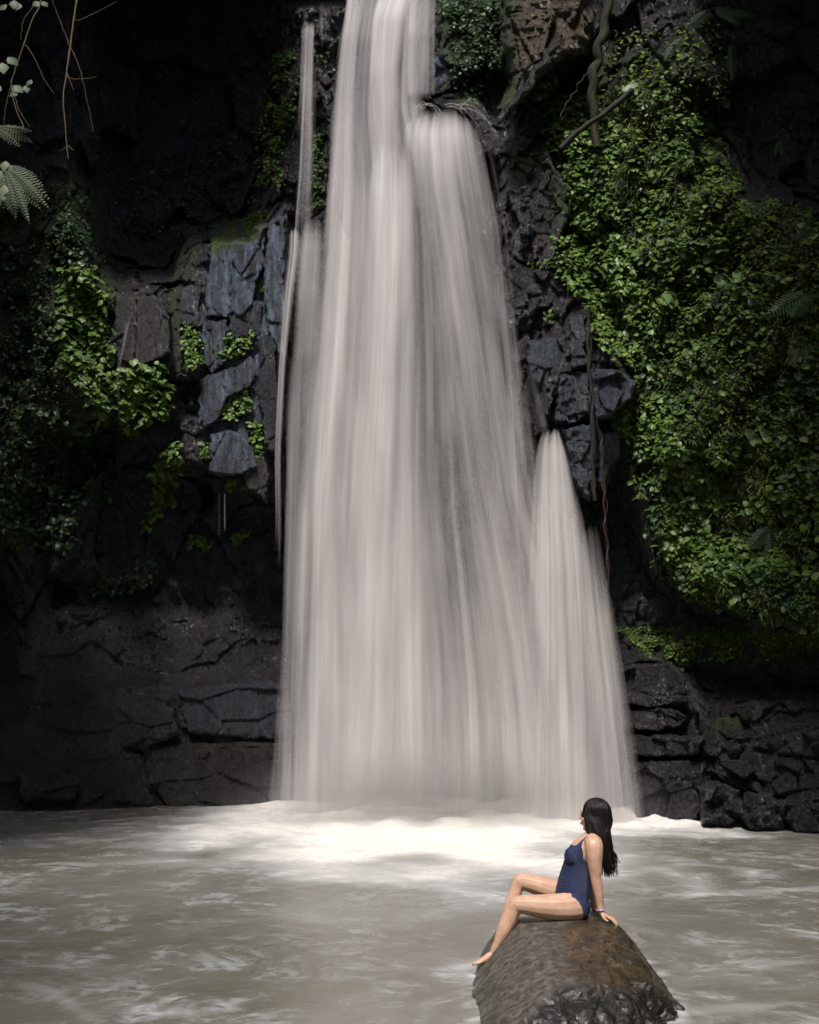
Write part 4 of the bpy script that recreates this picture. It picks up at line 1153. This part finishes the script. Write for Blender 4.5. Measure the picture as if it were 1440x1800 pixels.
groove = fbm(v * np.array([9, 9, 1.6]), 4, 33, ridged=True) * .007 + fbm(v * np.array([3, 3, .8]), 2, 35) * .02
pit = fbm(v * 6, 4, 41) * .016 - .012 * sstep(.1, .5, fbm(v * 11, 3, 42)) + gt_ * .008
flat_seat = sstep(1640, 1615, rv) * sstep(.6, .9, n[:, 2])
d = crag * front + groove * leftf + pit * (1 - front - leftf) + fbm(v * 1.7, 2, 55) * .03 * (1 - flat_seat)
rim = np.exp(-((v[:, 2] - .0) / .03) ** 2) * .0
v2 = v + n * (d * (1 - .8 * flat_seat))[:, None]
me.vertices.foreach_set('co', v2.ravel()); me.update()
brown_a = np.clip(top * sstep(980, 1010, ru + wob_ * 2.2 + (rv - 1640) * -.1) * sstep(1604, 1625, rv) + .7 * sstep(1625, 1600, rv) * top, 0, 1)
for nm, a in (('wetbrown', brown_a * (1 - front)), ('craggy', np.clip(front, 0, 1)), ('pale', np.clip(leftf + (1 - front) * (1 - brown_a) * .8, 0, 1))):
    me.attributes.new(nm, 'FLOAT', 'POINT').data.foreach_set('value', a)
me.polygons.foreach_set('use_smooth', np.ones(len(me.polygons), bool))
def mat_seat():
    m = NT('stream_boulder'); p = m.pos()
    st = m.mapping(p, scale=(1, 1, .22), rot=(0, R(20), 0))
    f = m.noise(st, 22, 6, .65); g = m.noise(p, 60, 5, .7); k = m.noise(p, 7, 5, .65)
    pale = m.mix(m.mr(f, .38, .62), c4(.045, .040, .032), c4(.165, .152, .13))
    brown = m.mix(m.mr(k, .38, .60), c4(.016, .011, .006), c4(.080, .055, .028))
    brown = m.mix(m.mr(g, .45, .7), brown, m.mix(.5, brown, c4(.12, .11, .07)))
    dark = m.mix(m.mr(g, .35, .7), c4(.005, .005, .004), c4(.024, .021, .017))
    wb = m.math('MULTIPLY', m.attr('wetbrown'), m.mr(k, .30, .45), clamp=True)
    col = m.mix(m.attr('pale'), c4(.055, .048, .038), pale)
    col = m.mix(wb, col, brown)
    col = m.mix(m.attr('craggy'), col, dark)
    # the stone stays wet and dark just above the water
    z = m.n('SeparateXYZ'); m.set(z, 0, p)
    wet = m.mr(m.math('ADD', z.outputs[2], m.math('MULTIPLY', k, .12)), .06, .22, 1, 0, True)
    col = m.mix(wet, col, m.mix(.62, col, c4(.02, .018, .014)))
    gl = m.math('MAXIMUM', m.math('MAXIMUM', wb, wet), m.math('MULTIPLY', m.attr('craggy'), m.mr(k, .4, .6, .25, .9)))
    rr = m.mr(gl, 0, 1, .48, .14)
    m.base(Base_Color=col, Roughness=m.math('ADD', rr, m.mr(g, .3, .7, -.08, .14)))
    h = m.math('ADD', m.math('MULTIPLY', f, .5), m.math('MULTIPLY', g, .3))
    m.set(m.b, 'Normal', m.bump(h, .9, .03))
    m.set(m.b, 'Coat Weight', m.math('MULTIPLY', gl, 1.0)); m.set(m.b, 'Coat Roughness', .07)
    m.set(m.b, 'Coat Normal', m.bump(m.math('ADD', k, m.math('MULTIPLY', g, .3)), .45, .03))
    return m.m
me.materials.clear(); me.materials.append(mat_seat())
tag(rock, 'big wet boulder in the foreground pool with a woman sitting on it', 'boulder')
# white water lapping round the boulder at the waterline
_cand = np.where((np.abs(A.ravel() - 1.3) < 2.2) & (np.abs(B.ravel() - 8.0) < 2.6))[0]
ROCK_BVH = BVHTree.FromPolygons([Vector(x) for x in v2], [list(p.vertices) for p in me.polygons])
_fa = pool.data.attributes['foam'].data
_fv = np.empty(A.size); _fa.foreach_get('value', _fv)
_pc = vco(pool.data)
for i_ in _cand:
    q_ = Vector((float(A.flat[i_]), float(B.flat[i_]), 0))
    l_, n_, _i, d_ = ROCK_BVH.find_nearest(q_, .3)
    if l_ is None: continue
    k_ = math.exp(-(d_ / .07) ** 2)
    z_ = float(noise(np.array([[q_.x * 7, q_.y * 7, 0]]), 31)[0])
    _fv[i_] = min(1, _fv[i_] + max(0, k_ * (.10 + .8 * z_)))
    _pc[i_, 2] += k_ * .012 * (1 + z_)
for cx_, cy_ in [(float(PZ(826, 1700, 0)[0]), float(PZ(826, 1700, 0)[1])), (float(PZ(800, 1705, 0)[0]), float(PZ(800, 1705, 0)[1]))]:
    k_ = np.exp(-((A - cx_) ** 2 / .012 + (B - cy_) ** 2 / .03)).ravel()
    _fv = np.clip(_fv + k_ * .3, 0, 1); _pc[:, 2] += k_ * .01
_fa.foreach_set('value', _fv); pool.data.vertices.foreach_set('co', _pc.ravel()); pool.data.update()
def rock_z(x, y):
    l, nn, i, ds = ROCK_BVH.ray_cast(Vector((x, y, 3)), Vector((0, 0, -1)))
    return l[2] if l else 0

# ------------------------------------------------------------------ the woman
YB = 8.92
def sph(c, r, M=None):
    return c, (np.array(r, float) if np.ndim(r) else np.array([r] * 3, float)), (np.eye(3) if M is None else M)
_ico = bmesh.new(); bmesh.ops.create_icosphere(_ico, subdivisions=2, radius=1)
ICO_V = np.array([x.co[:] for x in _ico.verts]); ICO_F = np.array([[y.index for y in f.verts] for f in _ico.faces]); _ico.free()

def chain(pts, dens=5):
    """pts: (px, py, Y, radius m[, radius across])  -> spheres along a smooth path"""
    a = []
    for p in pts:
        w_ = P(p[0], p[1], p[2]); a.append([*w_, p[3], p[4] if len(p) > 4 else p[3]])
    a = np.array(a)
    L = np.linalg.norm(np.diff(a[:, :3], axis=0), axis=1).sum()
    n = max(3, int(L / (a[:, 3].min() * .22)))
    s = spline(a, n)
    out = []
    tan = np.gradient(s[:, :3], axis=0)
    for i in range(n):
        y = tan[i] / (np.linalg.norm(tan[i]) + 1e-9)
        x = np.array([0, 1, 0]) - y * y[1]; x /= np.linalg.norm(x)
        z = np.cross(x, y)
        # x: across (away from the camera), y: along, z: in the picture plane
        out.append(sph(s[i, :3], [s[i, 4], s[i, 3] * .8, s[i, 3]], np.stack([x, y, z], -1)))
    return out

Yn, Yf_ = YB - .105, YB + .105
torso = chain([(1007, 1584, YB, .112, .158), (1008, 1570, YB, .120, .162), (1011, 1552, YB, .122, .142), (1015, 1532, YB, .112, .125), (1020, 1512, YB, .106, .132),
               (1026, 1496, YB, .098, .150), (1035, 1482, YB + .0, .076, .15), (1041, 1472, YB, .045, .10)])
torso += chain([(1018, 1590, YB, .095, .16), (1006, 1592, YB, .090, .16)])
bust = [sph(P(1007, 1505, YB - .065), [.060, .066, .066]), sph(P(1007, 1505, YB + .065), [.060, .066, .066]),
        sph(P(1012, 1499, YB - .07), [.055, .055, .06]), sph(P(1012, 1499, YB + .07), [.055, .055, .06])]
neck = chain([(1041, 1476, YB, .052), (1040, 1464, YB + .005, .047), (1042, 1450, YB + .01, .047)])
leg_n = chain([(1015, 1592, Yn, .102), (1000, 1594, Yn - .01, .101), (975, 1594.5, Yn - .02, .094), (945, 1592.5, Yn - .03, .080), (920, 1590, Yn - .035, .067), (910, 1590, Yn - .035, .060)])
leg_n += chain([(909, 1590, Yn - .035, .056), (903, 1600, Yn - .03, .054), (895, 1618, Yn - .03, .057), (886, 1636, Yn - .03, .054), (877, 1655, Yn - .03, .036), (870, 1668, Yn - .03, .030), (868, 1677, Yn - .03, .030)])
foot_n = chain([(872, 1680, Yn - .03, .026), (862, 1681, Yn - .032, .030), (850, 1687, Yn - .034, .022, .034), (840, 1692, Yn - .036, .015, .038), (835, 1694, Yn - .036, .011, .038)])
for k in range(5):
    dy = (-.030 + k * .016)
    foot_n += chain([(838, 1693, Yn - .036 + dy, .010), (832 - (1.0 if k == 4 else 0) + abs(k - 3) * .6, 1695.5, Yn - .036 + dy, .0085 if k < 4 else .011)])
leg_f = chain([(1012, 1583, Yf_, .090), (985, 1569, Yf_ + .03, .086), (955, 1559, Yf_ + .04, .078), (930, 1552, Yf_ + .05, .066), (914, 1549, Yf_ + .05, .058)])
leg_f += chain([(914, 1549, Yf_ + .05, .057), (908, 1562, Yf_ + .045, .050), (901, 1585, Yf_ + .03, .052), (893, 1608, Yf_ + .02, .049), (884, 1635, Yf_ + .01, .034), (881, 1648, Yf_, .030)])
foot_f = chain([(884, 1652, Yf_, .027), (876, 1654, Yf_ + .01, .028), (868, 1658, Yf_ + .03, .022, .034), (862, 1661, Yf_ + .045, .013, .036)])
# arms: shoulder, elbow, wrist
Ya = YB - .185
arm_n = chain([(1041, 1478, YB - .11, .056), (1044, 1485, Ya + .015, .066), (1045, 1498, Ya, .063), (1045.5, 1515, Ya, .056), (1047, 1532, Ya, .047), (1047.5, 1543, Ya, .040),
               (1050, 1556, Ya, .040), (1053, 1575, Ya, .034), (1055, 1592, Ya, .026), (1056, 1602, Ya, .023, .028)])
YA2 = YB + .19
arm_f = chain([(1040, 1478, YB + .11, .055), (1044, 1486, YA2 - .02, .056), (1043, 1510, YA2 + .01, .046), (1041, 1537, YA2 + .02, .038), (1042, 1560, YA2 + .02, .035), (1043, 1582, YA2 + .02, .026), (1043, 1594, YA2 + .02, .024)])

def hand(wx, wy, Yw, s=1.0, mirror=1):
    """flat resting hand pointing right and towards the camera, fingers over the edge of the stone"""
    out = chain([(wx, wy, Yw, .022, .027), (wx + 6, wy + 5, Yw, .017, .036), (wx + 13, wy + 9, Yw, .015, .040), (wx + 17, wy + 11, Yw, .012, .038)])
    for k, (dy, L, dr) in enumerate([(-.034, 13, 2.0), (-.011, 15.5, .5), (.012, 14.5, -1.0), (.033, 11, -2.5)]):
        bx, by = wx + 16, wy + 10 + dr * .6
        out += chain([(bx, by, Yw + dy, .0105), (bx + L * .42, by + L * .25 + dr * .5, Yw + dy * 1.15, .0098), (bx + L * .75, by + L * .62 + dr * .8, Yw + dy * 1.2, .0088), (bx + L * .92, by + L * 1.0 + dr * .8, Yw + dy * 1.2, .0078)])
    out += chain([(wx + 3, wy + 4, Yw - mirror * .022, .015), (wx + 6, wy + 11, Yw - mirror * .045, .012), (wx + 10, wy + 15, Yw - mirror * .055, .010), (wx + 13, wy + 16.5, Yw - mirror * .058, .0085)])
    return out
hand_n = hand(1056, 1603, Ya)
hand_f = hand(1044, 1596, YA2 + .02, mirror=-1)

# head: looks left and slightly away from the camera
HC = P(1046, 1436, YB + .02)
yaw = R(24)
fd = np.array([-math.cos(yaw), math.sin(yaw), .04]); fd /= np.linalg.norm(fd)
sd_ = np.array([-math.sin(yaw), -math.cos(yaw), 0]); upv = np.cross(sd_, fd); upv *= np.sign(upv[2])
HM = np.stack([fd, sd_, upv], -1)
def hp(f, s, u): return HC + fd * f + sd_ * s + upv * u
head = [sph(hp(0, 0, .025), [.098, .077, .088], HM), sph(hp(.022, 0, -.03), [.078, .064, .075], HM), sph(hp(.045, 0, -.072), [.042, .046, .035], HM),
        sph(hp(.068, 0, -.088), [.021, .022, .018], HM), sph(hp(.085, 0, .035), [.022, .050, .034], HM), sph(hp(.075, .032, -.020), [.020, .024, .020], HM), sph(hp(.075, -.032, -.020), [.020, .024, .020], HM),
        sph(hp(.098, 0, .005), [.012, .010, .022], HM), sph(hp(.108, 0, -.014), [.014, .013, .011], HM), sph(hp(.100, 0, -.046), [.010, .024, .008], HM), sph(hp(.098, 0, -.056), [.010, .020, .009], HM)]
for s in (-1, 1):
    head += [sph(hp(.004, s * .078, -.005), [.018, .008, .030], HM)]
groups = {'torso': torso + bust, 'neck': neck, 'head': head, 'arm_n': arm_n + hand_n, 'arm_f': arm_f + hand_f, 'leg_n': leg_n + foot_n, 'leg_f': leg_f + foot_f}
def blob_mesh(sphs, voxel, smooth_it=6, fac=.5, name='body'):
    C_ = np.array([s[0] for s in sphs]); Rr = np.array([s[1] for s in sphs]); Ms = np.array([s[2] for s in sphs])
    V = np.einsum('nij,nvj->nvi', Ms, ICO_V[None] * Rr[:, None]) + C_[:, None]
    F = ICO_F[None] + (np.arange(len(sphs)) * len(ICO_V))[:, None, None]
    o = mesh_np(name, V.reshape(-1, 3), F.reshape(-1, 3))
    md = o.modifiers.new('r', 'REMESH'); md.mode = 'VOXEL'; md.voxel_size = voxel; md.adaptivity = 0
    if smooth_it:
        md = o.modifiers.new('s', 'SMOOTH'); md.iterations = smooth_it; md.factor = fac
    apply_mods(o)
    o.data.polygons.foreach_set('use_smooth', np.ones(len(o.data.polygons), bool))
    return o

M_SKIN = NT('skin')
_p = M_SKIN.pos(); _n = M_SKIN.noise(_p, 14, 3)
M_SKIN.base(Base_Color=M_SKIN.mix(M_SKIN.mr(_n, .3, .7), c4(.72, .47, .345), c4(.57, .335, .23)), Roughness=.42)
M_SKIN.set(M_SKIN.b, 'Subsurface Weight', .12); M_SKIN.set(M_SKIN.b, 'Subsurface Radius', (.02, .008, .004)); M_SKIN.set(M_SKIN.b, 'Subsurface Scale', .6)
M_SKIN = M_SKIN.m

person = empty('person', P(1015, 1612, YB), 'long-haired woman in navy swimsuit sitting on the foreground boulder, leaning back and facing the waterfall', 'woman')
allsph = [s for k in groups for s in groups[k]]
body = blob_mesh(allsph, .0042, 9, .5, 'body')
bme = body.data; bme.materials.append(M_SKIN)
bv = vco(bme); bn = vno(bme)
# which limb a vertex belongs to
def gdist(gr, v):
    C_ = np.array([s[0] for s in gr]); Rr = np.array([s[1].mean() for s in gr])
    d = np.full(len(v), 9.)
    for c, r in zip(C_, Rr): d = np.minimum(d, np.linalg.norm(v - c, axis=1) - r)
    return d
bu, bvv = proj(bv)
SUIT = [(998, 1484), (1004, 1487.5), (1013, 1488), (1020, 1483), (1025, 1477), (1027.5, 1478), (1026, 1490), (1029, 1500), (1036, 1510), (1060, 1516), (1060, 1625), (1027, 1625), (1027, 1606), (1024, 1595), (1019, 1585), (1011, 1578), (1002, 1574), (985, 1576), (962, 1574.5), (962, 1484)]
sdf = poly_sdf(bu, bvv, SUIT)
cand = sdf > -1.5
ds = {k: np.full(len(bv), 9.) for k in groups}
ci = np.where(cand)[0]
for k in groups: ds[k][ci] = gdist(groups[k], bv[ci])
near_side = bv[:, 1] < YB
ok = cand & (np.minimum(ds['arm_n'], ds['arm_f']) > np.minimum(ds['torso'], .03) + .000) & (ds['head'] > .02)
ok &= ~((np.minimum(ds['arm_n'], ds['arm_f']) < .004))
# far leg shows no cloth in front of the groin
ok &= ~((ds['leg_f'] < ds['torso'] - .012) & (bu < 990))
ok &= ~((ds['leg_n'] < ds['torso'] - .02) & (bu < 1004))
P4 = np.array([list(p.vertices) if len(p.vertices) == 4 else list(p.vertices) + [p.vertices[0]] for p in bme.polygons])
fk = ok[P4].all(1)
sv = bv + bn * .0035
Vc, Fc, _ = compact(sv, P4[fk])
def mat_suit():
    m = NT('swimsuit_fabric'); p = m.pos()
    a = m.n('TexWave', wave_type='BANDS', bands_direction='DIAGONAL'); m.set(a, 'Vector', m.mapping(p, scale=(1, .4, -1.6))); m.set(a, 'Scale', 30); m.set(a, 'Distortion', 3.5); m.set(a, 'Detail', 3); m.set(a, 'Detail Scale', 2.2)
    h = a.outputs['Fac']
    m.base(Base_Color=m.mix(m.mr(h, .2, .9), c4(.010, .017, .055), c4(.034, .055, .15)), Roughness=.5)
    m.set(m.b, 'Normal', m.bump(h, .9, .006))
    return m.m
M_SUIT = mat_suit()
suit = mesh_np('swimsuit', Vc, Fc, M_SUIT)
md = suit.modifiers.new('s', 'SMOOTH'); md.iterations = 2; md.factor = .4
md = suit.modifiers.new('t', 'SOLIDIFY'); md.thickness = .003; md.offset = 0
apply_mods(suit); suit.data.polygons.foreach_set('use_smooth', np.ones(len(suit.data.polygons), bool))
body_bvh = BVHTree.FromPolygons([Vector(x) for x in bv], P4.tolist())
def on_body(px, py, Y, off=.003):
    l, nn, i, ds_ = body_bvh.find_nearest(Vector(P(px, py, Y)))
    return np.array(l) + np.array(nn) * off
straps = []
for side, pts in ((-1, [(1024.5, 1480), (1028, 1474), (1033, 1468), (1040, 1468), (1048, 1474), (1050, 1490), (1044, 1512)]), (1, [(1008, 1489), (1014, 1482), (1022, 1474), (1031, 1466), (1040, 1466), (1048, 1474), (1050, 1490), (1044, 1512)])):
    straps.append(tube(spline([on_body(x, y, YB + side * (.085 if i else (.10 if side < 0 else .05))) for i, (x, y) in enumerate(pts)], 30), .0038, 6))
straps_o = mesh_np('strap', *join_vf(straps), M_SUIT)
# bracelet
wr = P(1055.5, 1599, Ya)
ang = np.linspace(0, 2 * math.pi, 25)
ax = P(1056, 1606, Ya) - P(1054.5, 1590, Ya); ax /= np.linalg.norm(ax)
bx = np.array([0, 1, 0]); bz = np.cross(ax, bx)
m = NT('bracelet_beads'); m.base(Base_Color=m.mix(m.mr(m.noise(m.pos(), 90, 1), .45, .55), c4(.35, .16, .42), c4(.6, .5, .62)), Roughness=.35)
brl = mesh_np('bracelet', *tube([wr + bx * math.cos(a) * .034 + bz * math.sin(a) * .029 for a in ang], .0048, 6), m.m)
# eyes and lips
me_ = NT('eye'); me_.base(Base_Color=c4(.03, .018, .012), Roughness=.15)
mw = NT('lips'); mw.base(Base_Color=c4(.42, .14, .12), Roughness=.35)
eyes = []
for s in (-1, 1):
    V_ = (ICO_V * [.004, .007, .004]) @ HM.T + hp(.0935, s * .028, .008); eyes.append((V_, ICO_F))
eye_os = [mesh_np('eye', *e, me_.m) for e in eyes]
lips_o = mesh_np('lips', (ICO_V * [.006, .021, .008]) @ HM.T + hp(.104, 0, -.051), ICO_F, mw.m)
# hair: a scalp cap and a long fall down the back, with loose strands over it
cap = [sph(hp(-.012, 0, .034), [.110, .094, .102], HM), sph(hp(-.038, 0, -.02), [.092, .090, .095], HM), sph(hp(.010, .050, .012), [.066, .042, .085], HM), sph(hp(.010, -.050, .012), [.066, .042, .085], HM),
       sph(hp(.022, .062, -.05), [.040, .030, .07], HM), sph(hp(.0, .060, -.08), [.05, .034, .07], HM)]
hair = cap + chain([(1050, 1446, YB - .01, .092, .085), (1054, 1462, YB - .03, .080, .080), (1060, 1476, YB - .03, .062, .085), (1066, 1492, YB - .03, .046, .08), (1069, 1508, YB - .03, .034, .065), (1070, 1522, YB - .03, .022, .045), (1070, 1534, YB - .03, .007, .02)])
hair_o = blob_mesh(hair, .006, 8, .5, 'hair')
mh = NT('black_hair'); _st = mh.noise(mh.mapping(mh.pos(), scale=(1, 1, .06)), 260, 3)
mh.base(Base_Color=c4(.0085, .007, .007), Roughness=.36); mh.set(mh.b, 'Normal', mh.bump(_st, .8, .004))
hair_o.data.materials.append(mh.m)
hv = vco(hair_o.data); hn = vno(hair_o.data)
hb = BVHTree.FromPolygons([Vector(x) for x in hv], [list(p.vertices) for p in hair_o.data.polygons])
strs = []
for k in range(420):
    a = RNG.uniform(-1.2, math.pi + .9); e_ = RNG.uniform(.15, 1.2)
    st = hp(-.012 + .03 * RNG.normal(), .02 * RNG.normal(), .13)
    side = math.cos(a); back = math.sin(a)
    ex = RNG.normal() * .02
    tgt = [hp(-.012 - .085 * back * .8 + .03 * (1 - abs(back)), .088 * side, .05), hp(-.045 - .06 * back, .080 * side, -.05),
           P(1058 + 6 * back, 1472, YB - .03) + np.array([ex, -.07 * side, 0]), P(1066 + 5 * back, 1500, YB - .03) + np.array([ex * 1.3, -.06 * side, 0]),
           P(1070 + 3 * back + RNG.normal() * 2.2, 1518 + RNG.uniform(-8, 24), YB - .03) + np.array([ex * 1.5, -.045 * side + RNG.normal() * .01, 0])]
    pts = spline([st] + tgt, 22)
    q = []
    for i, x in enumerate(pts):
        l, nn, _, dd = hb.find_nearest(Vector(x))
        if i < 17: x = np.array(l) + np.array(nn) * (.000 + .0055 * ((k * 7) % 10) / 10)
        q.append(x)
    q = np.array(q); q[17:] = q[17:] * .7 + np.linspace(q[16], pts[-1], 6)[1:][:len(q) - 17] * .3
    strs.append(tube(q, np.linspace(.0030, .0012, 22), 4))
strand_o = mesh_np('hair_strands', *join_vf(strs), mh.m)
tag(strand_o, kind='stuff')
strand_o.parent = hair_o
for o in (body, suit, straps_o, brl, hair_o, lips_o, *eye_os):
    o.parent = person
    o.matrix_parent_inverse = Matrix.Translation(-person.location)
# nails
mn = NT('nail'); mn.base(Base_Color=c4(.75, .60, .55), Roughness=.25)
